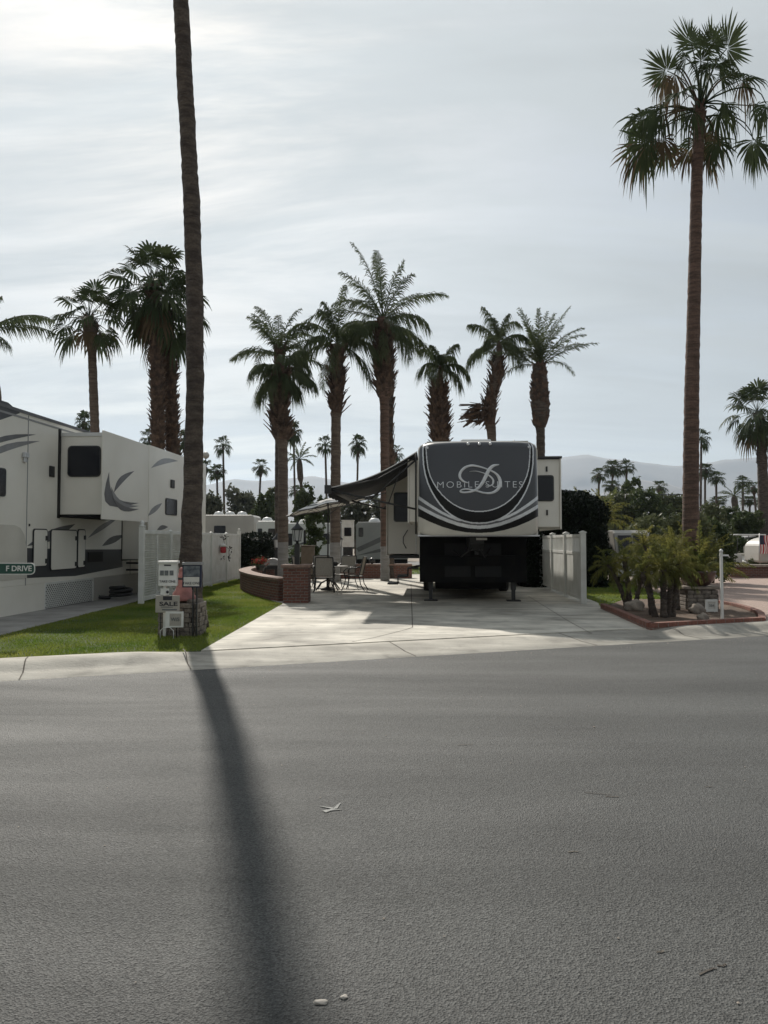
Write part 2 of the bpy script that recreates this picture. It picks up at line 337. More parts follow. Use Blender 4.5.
def npmesh(name, V, Fq, m, parent=None, mi=None, mats=None, smooth=False):
    """numpy mesh; Fq is (n,k) all same size"""
    me = bpy.data.meshes.new(name); n, k = Fq.shape
    me.vertices.add(len(V)); me.vertices.foreach_set('co', np.ascontiguousarray(V, dtype=np.float32).ravel())
    me.loops.add(n * k); me.loops.foreach_set('vertex_index', np.ascontiguousarray(Fq, dtype=np.int32).ravel())
    me.polygons.add(n); me.polygons.foreach_set('loop_start', np.arange(0, n * k, k, dtype=np.int32))
    for q in (mats or [m]): me.materials.append(q)
    if mi is not None: me.polygons.foreach_set('material_index', np.asarray(mi, dtype=np.int32))
    if smooth: me.polygons.foreach_set('use_smooth', np.ones(n, dtype=bool))
    me.update(calc_edges=True); me.validate()
    o = bpy.data.objects.new(name, me); C.objects.link(o)
    if parent: o.parent = parent
    return o
def tag(o, label=None, cat=None, group=None, kind=None):
    if label: o['label'] = label
    if cat: o['category'] = cat
    if group: o['group'] = group
    if kind: o['kind'] = kind
    return o
def empty(name, loc=(0, 0, 0), rz=0, label=None, cat=None, group=None):
    o = bpy.data.objects.new(name, None); C.objects.link(o); o.location = loc; o.rotation_euler = (0, 0, rz); o.empty_display_size = .3
    return tag(o, label, cat, group)
def dup(root, loc=None, rz=None, sc=None, label=None, group=None, lean=None):
    def cp(o, par):
        c = o.copy(); C.objects.link(c)
        if par: c.parent = par
        for ch in list(o.children): cp(ch, c)
        return c
    r = cp(root, None)
    if loc is not None: r.location = loc
    if rz is not None: r.rotation_euler = (lean[0] if lean else 0, lean[1] if lean else 0, rz)
    if sc is not None: r.scale = sc if isinstance(sc, (tuple, list)) else (sc, sc, sc)
    if label: r['label'] = label
    if group: r['group'] = group
    return r
def text_mesh(body, size, m, parent, name='lettering', depth=.002, align='CENTER', spacing=1.0, xs=1.0, bold=0.0):
    cu = bpy.data.curves.new(name, 'FONT'); cu.body = body; cu.size = size; cu.extrude = depth; cu.align_x = align; cu.align_y = 'CENTER'
    cu.space_character = spacing; cu.offset = bold
    t = bpy.data.objects.new('tmp', cu); C.objects.link(t)
    dg = bpy.context.evaluated_depsgraph_get(); me = bpy.data.meshes.new_from_object(t.evaluated_get(dg)); me.name = name
    bpy.data.objects.remove(t); bpy.data.curves.remove(cu)
    for v in me.vertices: v.co.x *= xs
    me.materials.clear(); me.materials.append(m)
    o = bpy.data.objects.new(name, me); C.objects.link(o); o.parent = parent
    return o
# ------------------------------------------------------------------ ground, road, kerb, slabs
CA = gnd(0, 682, 0); CB = gnd(768, 636, 0)
cdir = (CB - CA); cdir.z = 0; cdir.normalize(); cn = Vector((-cdir.y, cdir.x, 0))
def cs(s, t, z=0): v = CA + cdir * s + cn * t; return (v.x, v.y, z)
def s_of(p): return (Vector((p[0], p[1], 0)) - Vector((CA.x, CA.y, 0))).dot(cdir)
def flat(name, pts, z, m, z0=None, kind='structure', uv=False):
    mb = MB(); pts = [(p[0], p[1]) for p in pts]
    if z0 is None: z0 = z - .05
    mb.prism(pts, z0, z); o = mb.build(name, m, uv=uv); tag(o, kind=kind); return o
g = MB()
far = [cs(-12000, 1.02), cs(12000, 1.02), cs(12000, 14000), cs(-12000, 14000)]
g.add([(p[0], p[1], .05) for p in far], [(0, 1, 2, 3)])
near = [cs(-12000, -9000), cs(12000, -9000), cs(12000, .5), cs(-12000, .5)]
g.add([(p[0], p[1], -.012) for p in near], [(0, 1, 2, 3)])
tag(g.build('ground', M['soil']), kind='structure')
g = MB(); q = [cs(-80, -13), cs(120, -13), cs(120, .03), cs(-80, .03)]
g.add([(p[0], p[1], 0) for p in q], [(0, 1, 2, 3)]); tag(g.build('road', M['asphalt']), kind='structure')
# rolled concrete kerb with a lowered stretch in front of the driveway
L1 = gnd(203, 653); s1 = s_of(L1); s2 = s_of(gnd(645, 632))
g = MB(); ss = list(np.arange(-40, 60, .25)); prof_t = [0, .04, .42, .50, .58, .66, .74, .86, 1.02, 1.06]
vs = []
for s in ss:
    k = 0.0
    if s1 - .9 < s < s1 - .1: k = (s - (s1 - .9)) / .8
    elif s1 - .1 <= s <= s2: k = 1
    elif s2 < s < s2 + .9: k = 1 - (s - s2) / .9
    if s > s2 + 3.6: k = min(1, (s - s2 - 3.6) / .8)
    hi = [-.02, .008, .018, .045, .085, .115, .128, .126, .118, .02]
    lo = [-.02, .008, .018, .028, .036, .043, .05, .06, .072, .02]
    for t, a, b in zip(prof_t, hi, lo): vs.append(cs(s, t, a * (1 - k) + b * k))
n = len(prof_t)
g.add(vs, [(i * n + j, (i + 1) * n + j, (i + 1) * n + j + 1, i * n + j + 1) for i in range(len(ss) - 1) for j in range(n - 1)], 0, True)
tag(g.build('kerb', M['curb']), kind='structure')
def strip(pts, z, wd, mb):
    for a, b in zip(pts[:-1], pts[1:]):
        a = Vector((a[0], a[1], 0)); b = Vector((b[0], b[1], 0)); d = (b - a).normalized(); p = Vector((-d.y, d.x, 0)) * wd / 2
        q = [a - p, a + p, b + p, b - p]; mb.add([(v.x, v.y, z) for v in q], [(0, 3, 2, 1)])
jb = MB()
for px, top, bot in ((190, 655, 669), (411, 642, 656), (590, 633, 645), (20, 664, 680), (700, 628, 640)):
    a = Vector(cs(s_of(gnd(px, top)), 0)); s = s_of(gnd((px), (top + bot) / 2))
    for t0, t1, z in ((.05, .42, .024), ):
        pass
    kk = 1 if s1 < s < s2 else 0
    hi = [.008, .018, .045, .085, .115, .128, .126, .118]; lo = [.008, .018, .028, .036, .043, .05, .06, .072]
    tt = [.04, .42, .50, .58, .66, .74, .86, 1.02]; zz = lo if kk else hi
    for i in range(7):
        p0 = cs(s - .008, tt[i], zz[i] + .003); p1 = cs(s + .008, tt[i], zz[i] + .003); p2 = cs(s + .008, tt[i + 1], zz[i + 1] + .003); p3 = cs(s - .008, tt[i + 1], zz[i + 1] + .003)
        jb.add([p0, p1, p2, p3], [(0, 1, 2, 3)])
tag(jb.build('kerb_joint', M['joint']), kind='structure')

slab = [cs(s1, 1.06), gnd(283, 603.5), gnd(262, 597), gnd(247, 591), gnd(244, 585), (-5.3, 29.6), (-5.0, 31), (6.0, 34), (5.1, 17.4), (4.78, 16.2), (4.46, 12.3), cs(s2 + .05, 1.06)]
flat('driveway', slab, .08, M['slab'], .03)
jb = MB()
strip([gnd(411, 584), gnd(412.5, 627.5)], .084, .016, jb)
strip([gnd(412.5, 627.5), gnd(405, 630), gnd(375, 637.5), gnd(352, 642)], .084, .012, jb)
strip([gnd(528, 596), gnd(568, 621), gnd(592, 634)], .084, .012, jb)
strip([gnd(280, 603.6), gnd(412, 604)], .084, .016, jb)
tag(jb.build('driveway_joint', M['joint']), kind='structure')

nslab = [(-14, 6.5), (-6.0, 8.2), gnd(0, 635), gnd(137, 601), (-5.95, 27), (-14, 27)]
flat('neighbour_driveway', [(p[0], p[1]) for p in nslab], .078, M['slab_grey'], .03)
lawn = [cs(-1.2, 1.06), cs(s1 - .02, 1.06), gnd(282.5, 604), gnd(262, 598), gnd(246.5, 592), gnd(243, 585), (-5.35, 29.6), (-5.0, 31.5), (-5.9, 31.5), (-5.93, 27), gnd(137.5, 601.3), gnd(0.5, 635.3), (-5.97, 9.2)]
flat('lawn', lawn, .072, M['lawn'], .02)
lawn2 = [(4.82, 16.6), (5.05, 17.5), (6.1, 27.5), (8.7, 27.5), (7.6, 20), (6.9, 18.5), (6.0, 18.6)]
flat('side_lawn', lawn2, .072, M['lawn'], .02)
lawn3 = [(-4.9, 31.6), (6.1, 34.5), (6.3, 44), (-9, 44), (-9, 31.8)]
flat('back_lawn', lawn3, .072, M['lawn'], .02)
bed = [(4.78, 16.2), (4.46, 12.4), (6.72, 13.35), (7.4, 14.8), (7.75, 16.6), (7.7, 18.3), (6.0, 18.5)]
flat('planting_bed', bed, .11, M['bedsoil'], .02)
pav = [cs(s_of((6.9, 13.2)), 1.06), cs(60, 1.06), (60, 60), (14, 34), (8.85, 27.6), (7.75, 20), (7.05, 18.6), (7.75, 18.4), (7.9, 16.6), (7.5, 14.7)]
flat('paver_pad', pav, .076, M['paver'], .02, uv=True)
lane = [(-40, 46), (70, 46), (70, 54), (-40, 54)]
flat('back_lane', lane, .062, M['asphalt'], .01)

def inpoly(x, y, poly):
    c = np.zeros(len(x), bool); n = len(poly)
    for i in range(n):
        x0, y0 = poly[i][0], poly[i][1]; x1, y1 = poly[(i + 1) % n][0], poly[(i + 1) % n][1]
        cond = ((y0 > y) != (y1 > y)) & (x < (x1 - x0) * (y - y0) / (y1 - y0 + 1e-12) + x0); c ^= cond
    return c
def grass(poly, n, h, wd, name='grass'):
    xs = [p[0] for p in poly]; ys = [p[1] for p in poly]
    x = npr.uniform(min(xs), max(xs), n * 3); y = npr.uniform(min(ys), max(ys), n * 3)
    k = inpoly(x, y, poly); x = x[k][:n]; y = y[k][:n]; n = len(x)
    patch = .75 + .35 * np.sin(x * 2.3 + 1.3 * np.sin(y * 1.7)) * np.sin(y * 1.9 + x)
    a = npr.uniform(0, 2 * PI, n); hh = h * npr.uniform(.5, 1.25, n) * patch; lx = npr.normal(0, .5, n) * hh; ly = npr.normal(0, .5, n) * hh
    V = np.zeros((n, 3, 3)); wx = np.cos(a) * wd / 2; wy = np.sin(a) * wd / 2
    V[:, 0] = np.stack([x - wx, y - wy, np.full(n, .068)], 1); V[:, 1] = np.stack([x + wx, y + wy, np.full(n, .068)], 1)
    V[:, 2] = np.stack([x + lx, y + ly, .07 + hh], 1)
    o = npmesh(name, V.reshape(-1, 3), np.arange(n * 3).reshape(-1, 3), M['grass']); return tag(o, kind='stuff')
tag(grass([p for p in lawn], 110000, .045, .013), 'short mown green grass on the lawn beside the driveway')
grass(lawn2, 22000, .05, .02)
grass(lawn3, 16000, .06, .03)

# planting bed border of red brick on edge
def sweep_wall(pts, z0, z1, th, mb, closed=False):
    P = [Vector((p[0], p[1], 0)) for p in pts]; n = len(P); vs = []
    for i in range(n):
        a = P[max(i - 1, 0)]; b = P[min(i + 1, n - 1)]
        d = (b - a).normalized(); p = Vector((-d.y, d.x, 0)) * th / 2
        for q, z in ((P[i] - p, z0), (P[i] + p, z0), (P[i] + p, z1), (P[i] - p, z1)): vs.append((q.x, q.y, z))
    fs = []
    for i in range(n - 1):
        for j in range(4): fs.append((i * 4 + j, i * 4 + (j + 1) % 4, (i + 1) * 4 + (j + 1) % 4, (i + 1) * 4 + j))
    fs += [(0, 3, 2, 1), ((n - 1) * 4, (n - 1) * 4 + 1, (n - 1) * 4 + 2, (n - 1) * 4 + 3)]
    mb.add(vs, fs)
def smooth_path(pts, k=5):
    P = [Vector((p[0], p[1], 0)) for p in pts]; out = []
    for i in range(len(P) - 1):
        p0 = P[max(i - 1, 0)]; p1 = P[i]; p2 = P[i + 1]; p3 = P[min(i + 2, len(P) - 1)]
        for j in range(k):
            t = j / k; out.append(.5 * ((2 * p1) + (p2 - p0) * t + (2 * p0 - 5 * p1 + 4 * p2 - p3) * t * t + (3 * p1 - p0 - 3 * p2 + p3) * t ** 3))
    out.append(P[-1]); return out
mb = MB(); sweep_wall([(4.78, 16.2), (4.44, 12.36)], .02, .19, .12, mb)
mb2 = MB(); sweep_wall([(4.40, 12.36), (6.76, 13.3)], .02, .19, .12, mb); sweep_wall(smooth_path([(6.76, 13.3), (7.45, 14.8), (7.8, 16.6), (7.7, 18.2)]), .02, .17, .12, mb)
o = mb.build('brick_edging', M['border'], uv=True)
tag(o, 'low red brick edging around the planting bed right of the driveway', 'edging')

# low curved patio wall of red brick
GW = empty('brick_wall', gnd(283, 601), 0, 'low curved red brick patio wall with pale coping and a square end pillar', 'wall')
def rel(p, o): return (p[0] - o.location.x, p[1] - o.location.y)
wp = smooth_path([gnd(284, 601), gnd(274, 599), gnd(262, 596), gnd(252, 592.5), (-4.35, 23.2), (-4.6, 25.2), (-4.5, 27.4), (-3.6, 28.8), (-1.8, 29.3), (1.1, 29.6)])
wp = [rel(p, GW) for p in wp]
mb = MB(); sweep_wall(wp, .0 - .08, .50, .30, mb); mb.build('wall', M['brick'], GW, uv=True)
mb = MB(); sweep_wall(wp, .50, .56, .38, mb); mb.build('coping', M['brickcap'], GW)
pc = rel(gnd(295.5, 603), GW); pc = (pc[0], pc[1] + .3)
mb = MB(); mb.box((pc[0], pc[1], .38), (.60, .60, .92)); mb.build('pillar', M['brick'], GW, uv=True)
mb = MB(); mb.box((pc[0], pc[1], .87), (.70, .70, .07)); mb.build('pillar_cap', M['brickcap'], GW, bevel=.01)
GW.location.z = .08
PILLAR = (pc[0] + GW.location.x, pc[1] + GW.location.y)

# ------------------------------------------------------------------ mountains
def range_mesh(name, ctrl, Y, depth, seed, amp):
    rr = np.random.default_rng(seed)
    pxs = np.linspace(ctrl[0][0], ctrl[-1][0], 420); ys = np.interp(pxs, [c[0] for c in ctrl], [c[1] for c in ctrl])
    def fr(x, o, k):
        s = 0
        for i in range(o): s = s + np.interp(x, np.linspace(x[0], x[-1], k * 2 ** i + 2), rr.uniform(-1, 1, k * 2 ** i + 2)) / 1.9 ** i
        return s
    ridge = (541 - ys) / F * Y + fr(pxs, 5, 30) * amp
    X = (pxs - 384) / F * Y; rows = 22; V = []
    spur = [fr(pxs, 4, 26) for _ in range(6)]
    for j in range(rows + 6):
        t = j / rows
        if t <= 1:
            sp = np.interp([t * 5], range(6), range(6))[0]; i0 = int(min(4, sp)); fz = sp - i0
            nz = spur[i0] * (1 - fz) + spur[i0 + 1] * fz
            z = np.maximum(0, ridge * (t ** 1.15) + nz * amp * 2.2 * math.sin(PI * t)); yy = Y - depth * (1 - t) + nz * depth * .12 * math.sin(PI * t)
        else:
            z = ridge * (1 - (t - 1) * 3.4); yy = np.full_like(X, Y + (t - 1) * depth * 2)
        V.append(np.stack([X, yy + 0 * X, z - 2], 1))
    n = len(pxs); V = np.concatenate(V); k = rows + 6
    Fq = np.array([(j * n + i, j * n + i + 1, (j + 1) * n + i + 1, (j + 1) * n + i) for j in range(k - 1) for i in range(n - 1)])
    return tag(npmesh(name, V, Fq, M['mountain'], smooth=True), kind='structure')
range_mesh('mountain', [(-900, 470), (-300, 478), (0, 488), (120, 487), (200, 486), (235, 481), (262, 483), (300, 478), (312, 476), (340, 481), (400, 487), (480, 474), (540, 461), (568, 455), (590, 453), (610, 457), (650, 461), (683, 466), (715, 463), (740, 459), (768, 456), (850, 449), (1100, 455), (1500, 470)], 5200, 1500, 3, 17)
range_mesh('foothill', [(-900, 500), (-200, 505), (100, 503), (230, 503), (300, 500), (400, 508), (520, 520), (580, 500), (610, 488), (640, 479), (665, 482), (690, 490), (720, 500), (760, 508), (900, 498), (1500, 505)], 3600, 900, 5, 11)

# ------------------------------------------------------------------ palms
def frame(t):
    t = t.normalized(); s = t.cross(Vector((0, 0, 1)))
    if s.length < .05: s = Vector((1, 0, 0))
    s.normalize(); return t, s, s.cross(t).normalized()
def fan_leaf(mb, base, d0, pet, rad, sag=.35, droop=.35, nb=24, mi=0, spread=118, prad=.018, roll=0.0, fold=.18):
    p = Vector(base); d = Vector(d0).normalized(); pts = [p.copy()]; k = 5
    for i in range(k):
        d = (d + Vector((0, 0, -sag / k))).normalized(); p = p + d * pet / k; pts.append(p.copy())
    mb.tube(pts, [prad * (1 - .5 * i / k) for i in range(k + 1)], 4, mi, cap=False)
    t, s, nn = frame(d)
    if roll: s, nn = (s * math.cos(roll) + nn * math.sin(roll)), (nn * math.cos(roll) - s * math.sin(roll))
    da = 2 * spread / (nb - 1)
    for i in range(nb):
        a = R(-spread + da * i + rnd.uniform(-2, 2)); dv = t * math.cos(a) + s * math.sin(a)
        ln = rad * (1 - .28 * (abs(a) / R(spread)) ** 2) * rnd.uniform(.86, 1.06)
        side = (t * -math.sin(a) + s * math.cos(a))
        dr = droop * rnd.uniform(.8, 1.3)
        def P(f): return p + dv * ln * f * (1 - .25 * dr * f * f) + nn * (fold * ln * math.sin(f * PI * .7) * (abs(math.sin(a)))) + Vector((0, 0, -1)) * dr * ln * (f ** 2.6)
        w1 = ln * .5 * math.tan(R(da) / 2) * 1.02; w2 = w1 * .62
        a0 = P(.05); b = P(.5); c = P(.8); e = P(1.0)
        mb.add([a0, b - side * w1, b + side * w1, c - side * w2, c + side * w2, e], [(0, 1, 2), (1, 3, 4, 2), (3, 5, 4)], mi)
def feather_leaf(mb, base, d0, ln, sag=.8, leaf=.42, n=38, mi=0, hang=.35, prad=.025, vee=.25, lw=.02, start=.18):
    p = Vector(base); d = Vector(d0).normalized(); k = 12; pts = [p.copy()]; ds = [d.copy()]
    for i in range(k):
        d = (d + Vector((0, 0, -sag / k * (.4 + 1.3 * i / k)))).normalized(); p = p + d * ln / k; pts.append(p.copy()); ds.append(d.copy())
    mb.tube(pts, [prad * (1 - .85 * i / k) for i in range(k + 1)], 4, mi, cap=False)
    for i in range(n):
        f = start + (1 - start) * (i + .5) / n; q = f * k; j = min(int(q), k - 1); pp = pts[j].lerp(pts[j + 1], q - j); t, s, nn = frame(ds[j])
        g_ = (f - start) / (1 - start); l = leaf * min(1, (.35 + 2.2 * g_)) * (1 - g_ ** 2.5 * .7) * rnd.uniform(.65, 1.15)
        for sg in (-1, 1):
            dv = (s * sg * rnd.uniform(.45, .8) + t * rnd.uniform(.6, 1.35) + nn * vee * rnd.uniform(-1.4, 2.0)).normalized()
            wv = t * lw
            m1 = pp + dv * l * .5 + Vector((0, 0, -hang * l * .22)); e = pp + dv * l * .92 + Vector((0, 0, -hang * l * rnd.uniform(.8, 1.2)))
            mb.add([pp - wv * .6, pp + wv * .6, m1 + wv, m1 - wv, e], [(0, 1, 2, 3), (3, 2, 4)], mi)
def trunk_pts(pts, step=.14):
    """pts: list of (x,y,z,r) -> dense rings"""
    P = [Vector(p[:3]) for p in pts]; rr = [p[3] for p in pts]; cum = [0]
    for a, b in zip(P[:-1], P[1:]): cum.append(cum[-1] + (b - a).length)
    n = max(4, int(cum[-1] / step)); t = np.linspace(0, cum[-1], n)
    # smooth interpolation
    xs = [np.interp(t, cum, [p[i] for p in P]) for i in range(3)]; r = np.interp(t, cum, rr)
    for i in range(2):
        a = xs[i].copy()
        for _ in range(int(1.2 / step)): a[1:-1] = (a[:-2] + 2 * a[1:-1] + a[2:]) / 4
        xs[i] = a
    return [Vector((xs[0][i], xs[1][i], xs[2][i])) for i in range(n)], [float(v) for v in r]
def trunk(mb, pts, mi=0, ring=.05, jit=.035, step=.14, n=14):
    c, r = trunk_pts(pts, step)
    r = [v * (1 + (ring if i % 2 else 0) + rnd.uniform(-.02, .02)) for i, v in enumerate(r)]
    mb.tube(c, r, n, mi, True, True, jit); return c, r
def boots(mb, c, r, z0, z1, count, ln, mi=0, out_=.5, wd=.07, down=False):
    wd *= 1.35
    idx = [i for i, p in enumerate(c) if z0 <= p.z <= z1]
    for _ in range(count):
        i = rnd.choice(idx); a = rnd.uniform(0, 2 * PI); o = Vector((math.cos(a), math.sin(a), 0)); p = c[i] + o * r[i] * .85
        up = Vector((0, 0, -1 if down else 1)); l = ln * rnd.uniform(.5, 1.3); s = Vector((-o.y, o.x, 0)) * wd * rnd.uniform(.6, 1.2)
        e = p + (o * out_ * rnd.uniform(.4, 1.5) + up).normalized() * l + s * rnd.uniform(-.8, .8); th = o * wd * .4
        mb.add([p - s, p + s, p + th, e - s * .35, e + s * .35, e + th * .4], [(0, 1, 4, 3), (1, 2, 5, 4), (2, 0, 3, 5), (3, 4, 5)], mi)
def dirs(n, el0, el1, jit=8, a0=0.0, pw=1.0):
    out = []
    for i in range(n):
        f = (i + .5) / n; el = R(min(78, el0 + (el1 - el0) * f ** pw + rnd.uniform(-jit, jit))); az = a0 + i * 2.39996 + rnd.uniform(-.2, .2)
        out.append((Vector((math.cos(az) * math.cos(el), math.sin(az) * math.cos(el), math.sin(el))), f))
    return out
def palm(name, label, cat, base, pts, group=None):
    return empty(name, base, 0, label, cat, group)
def W(px, py, Y, b): p = at(px, py, Y); return (p.x - b[0], p.y - b[1], p.z - b[2])
def knob(mb, c, n, zones, seed, amp=.24):
    for i, q in enumerate(c):
        for z0, z1 in zones:
            if z0 - .1 <= q.z <= z1 + .1:
                for j in range(n):
                    k_ = i * n + j; v = Vector(mb.v[k_]); a = 2 * PI * j / n
                    f = 1 + amp * (.6 * math.sin(q.z * 4.1 + seed + 2 * math.sin(a + seed)) + .5 * math.sin(q.z * 9.7 + a * 3 + seed * 2) + .35 * rnd.uniform(-1, 1))
                    mb.v[k_] = tuple(q + (v - q) * f)
def fan_to(mb, base, hub, t, rad, droop=.3, nb=26, mi=0, spread=115, prad=.02, tilt=0.0, arch=.3, fold=.1, face=(0, 1, 0)):
    base = Vector(base); hub = Vector(hub); t = Vector(t).normalized(); L_ = (hub - base).length
    ctrl = hub - t * L_ * .45 + Vector((0, 0, arch * L_ * .2)); pts = []
    for i in range(7):
        f = i / 6; pts.append(base * (1 - f) ** 2 + ctrl * 2 * f * (1 - f) + hub * f * f)
    mb.tube(pts, [prad * (1.15 - .6 * i / 6) for i in range(7)], 4, mi if mi < 2 else 0, cap=False)
    s = t.cross(Vector(face)); s.normalize(); nn = s.cross(t).normalized()
    s, nn = s * math.cos(tilt) + nn * math.sin(tilt), nn * math.cos(tilt) - s * math.sin(tilt)
    da = 2 * spread / (nb - 1)
    for i in range(nb):
        a = R(-spread + da * i + rnd.uniform(-2.5, 2.5)); dv = t * math.cos(a) + s * math.sin(a)
        ln = rad * (1 - .30 * (abs(a) / R(spread)) ** 2) * rnd.uniform(.7, 1.08); side = (t * -math.sin(a) + s * math.cos(a)); dr = (droop + .06 if droop > .2 else .06) * rnd.uniform(.4, 2.2)
        def P(f): return hub + dv * ln * f * (1 - .25 * dr * f * f) + nn * (fold * ln * math.sin(f * PI * .7) * abs(math.sin(a))) + Vector((0, 0, -1)) * dr * ln * (f ** 2.4)
        w1 = ln * .5 * math.tan(R(da) / 2) * 1.15; w2 = w1 * .62
        a0 = P(.04); b = P(.5); c = P(.78); e = P(1.0)
        mb.add([a0, b - side * w1, b + side * w1, c - side * w2, c + side * w2, e], [(0, 1, 2), (1, 3, 4, 2), (3, 5, 4)], mi)

# --- tall bare-trunked palm by the kerb (its crown is above the picture)
b = gnd(190.5, 629, .06); PY = b.y
p = palm('fan_palm', 'towering palm with a bare dark curving trunk at the lawn corner behind the stone pillar', 'palm tree', b, None)
mb = MB(); k = PY / F
spec = [(192, 629, 15.5), (191.5, 610, 12.5), (191, 590, 11.2), (190.8, 560, 10.6), (192.5, 500, 9.6), (195, 400, 8.6), (195, 300, 8.3), (191.5, 200, 8.1), (186, 100, 7.9), (180.8, 0, 7.7), (176, -110, 7.3), (171, -290, 6.8)]
c, r = trunk(mb, [W(x, y, PY, b)[:3] + (w * k,) for x, y, w in spec], step=.10, ring=.035, jit=.035, n=20)
knob(mb, c, 20, [(-1, 1.2)], 3, .13); knob(mb, c, 20, [(1.2, 30)], 5, .035)
mb.build('trunk', M['trunk_dark'], p)
mb = MB(); top = c[-1]
for d, f in dirs(34, -45, 80): fan_leaf(mb, top + Vector((0, 0, -.2)), d, 1.3, .9, .3 + .4 * (1 - f), .3 + .4 * (1 - f), 18, 0 if f > .2 else 1)
mb.build('crown', [M['fan'], M['fan_dead']], p)

# --- tall palm in the planting bed on the right
b = at(690, 604, 16.2); b.z = .1; PY = 16.2; k = PY / F
p = palm('fan_palm', 'tall slender fan palm with reddish trunk rising from the brick edged bed', 'palm tree', b, None)
mb = MB()
spec = [(690.5, 606, 10.5), (690.5, 560, 8.4), (690.8, 500, 7.6), (691.5, 400, 7), (694, 300, 6.2), (696.2, 200, 5.6), (698.5, 135, 5.4), (700, 108, 5)]
c, r = trunk(mb, [W(x, y, PY, b)[:3] + (w * k,) for x, y, w in spec], step=.12, ring=.035, jit=.03)
boots(mb, c, r, c[-1].z - .75, c[-1].z + .1, 70, .22, 0, .5, .05)
mb.build('trunk', M['trunk_red'], p)
mb = MB(); top = Vector(c[-1])
def ZX(X, Y, dy=0.0): X = 475 + (X - 475) * 1.1; Y = 480 + (Y - 480) * (1.2 if Y < 480 else 1.05); q = at(590 + X / 4.315, Y / 4.315, PY + dy); return Vector((q.x - b.x, q.y - b.y, q.z - b.z))
LV = [  # hubX hubY dirX dirY radius droop mat depth
    (440, 235, -.25, 1, .66, .1, 0, -.3), (475, 250, .05, 1, .60, .1, 0, .4), (520, 240, .1, 1, .52, .12, 0, -.5), (580, 255, .62, 1, .80, .1, 0, .1), (555, 300, .9, .35, .55, .4, 0, .5),
    (345, 335, -1, .75, .66, .12, 0, 0), (420, 290, -.4, .2, .35, .5, 0, -.4), (375, 345, -.4, -.7, .5, .9, 1, -.3), (330, 350, -.2, -1, .45, .9, 1, .3),
    (330, 470, -1, -.15, .62, .65, 0, 0), (250, 500, -1, -.35, .66, .75, 0, .2), (300, 480, -.7, -.2, .5, .8, 0, -.4), (295, 585, -.75, -.5, .52, .7, 0, .3),
    (270, 610, -.85, -.75, .78, .35, 0, -.2), (240, 620, -.4, -1, .70, .3, 2, .1), (330, 590, .3, -1, .50, .5, 1, -.1), (400, 460, -.7, -.8, .4, .8, 0, .7),
    (600, 345, .6, .5, .30, .5, 0, .2), (640, 370, .4, -.3, .42, .9, 1, -.1), (560, 360, .2, .1, .35, .6, 0, -.5), (690, 460, .8, .3, .48, .55, 0, .1), (735, 455, .3, -1, .60, .5, 0, -.2),
    (685, 600, .25, -1, .68, .22, 0, 0), (695, 605, .7, -.5, .55, .5, 0, .3), (545, 480, .5, -.7, .62, .6, 0, .2), (570, 450, .8, -.3, .55, .8, 0, -.4), (530, 560, .35, -1, .55, .5, 1, .2), (500, 620, .15, -1, .70, .3, 1, .1), (540, 600, .3, -1, .5, .4, 0, -.2),
    (450, 480, -.4, -.8, .45, .8, 0, -.8), (480, 300, 0, .6, .5, .3, 0, -1.0), (500, 330, .1, .3, .5, .4, 0, 1.0), (430, 640, -.1, -1, .45, .3, 1, .15)]
for X, Y, dx, dz, rad, dr, mi, dy in LV:
    hub = ZX(X, Y, dy); t = Vector((dx, dy * .5, dz))
    fan_to(mb, top + Vector((rnd.uniform(-.06, .06), rnd.uniform(-.06, .06), rnd.uniform(-.25, .1))), hub, t, rad * 1.17, dr * 1.15, 32, 1 if mi else 0, 118 if mi != 2 else 95, .02, rnd.uniform(-.35, .35), arch=.8, face=(rnd.uniform(-.3, .3), 1, rnd.uniform(-.2, .2)))
for az in (70, 110, 150, -70, -100, -130):
    d = Vector((math.cos(R(az)), math.sin(R(az)), rnd.uniform(-.1, .7))); fan_leaf(mb, top, d, 1.15, .7, .5, .4, 22, 0)
mb.build('crown', [M['fan'], M['fan_dead']], p)

def fanpalm(label, px, Y, spec, nf, pet, rad, el=(-35, 80), dead=.12, tm='trunk', bootz=None, seed=1, sag=.4, group=None, nb=18, by=None, off=(0, 0), bootout=.5, bootl=.22):
    rnd.seed(seed); b = Vector((xat(px, Y), Y, .06)); k = Y / F
    p = palm('fan_palm', label, 'palm tree', b, None, group); mb = MB(); spec = [(x, y, w * (.8 if w > 6.4 else 1)) for x, y, w in spec]
    pts = [(0, 0, 0, spec[0][2] * k)] + [W(x, y, Y, b)[:3] + (w * k,) for x, y, w in spec]
    c, r = trunk(mb, pts, step=.14)
    if bootz:
        knob(mb, c, 14, [(at(px, z_[0], Y).z, at(px, z_[1], Y).z) for z_ in bootz], seed, .12)
        for (y0, y1, n_) in bootz: boots(mb, c, r, at(px, y0, Y).z, at(px, y1, Y).z, n_, bootl, 0, bootout, .07)
    mb.build('trunk', M[tm], p); mb = MB()
    for d, f in dirs(nf, el[0], el[1], a0=seed):
        fan_leaf(mb, c[-1] + Vector((off[0], off[1], -.15 * (1 - f))), d, pet * rnd.uniform(.8, 1.1), rad * rnd.uniform(.85, 1.1), sag + .35 * (1 - f), .25 + .5 * (1 - f), nb, 1 if f < dead else 0, 112, .02, rnd.uniform(-.5, .5))
    mb.build('crown', [M['fan'], M['fan_dead']], p); return p
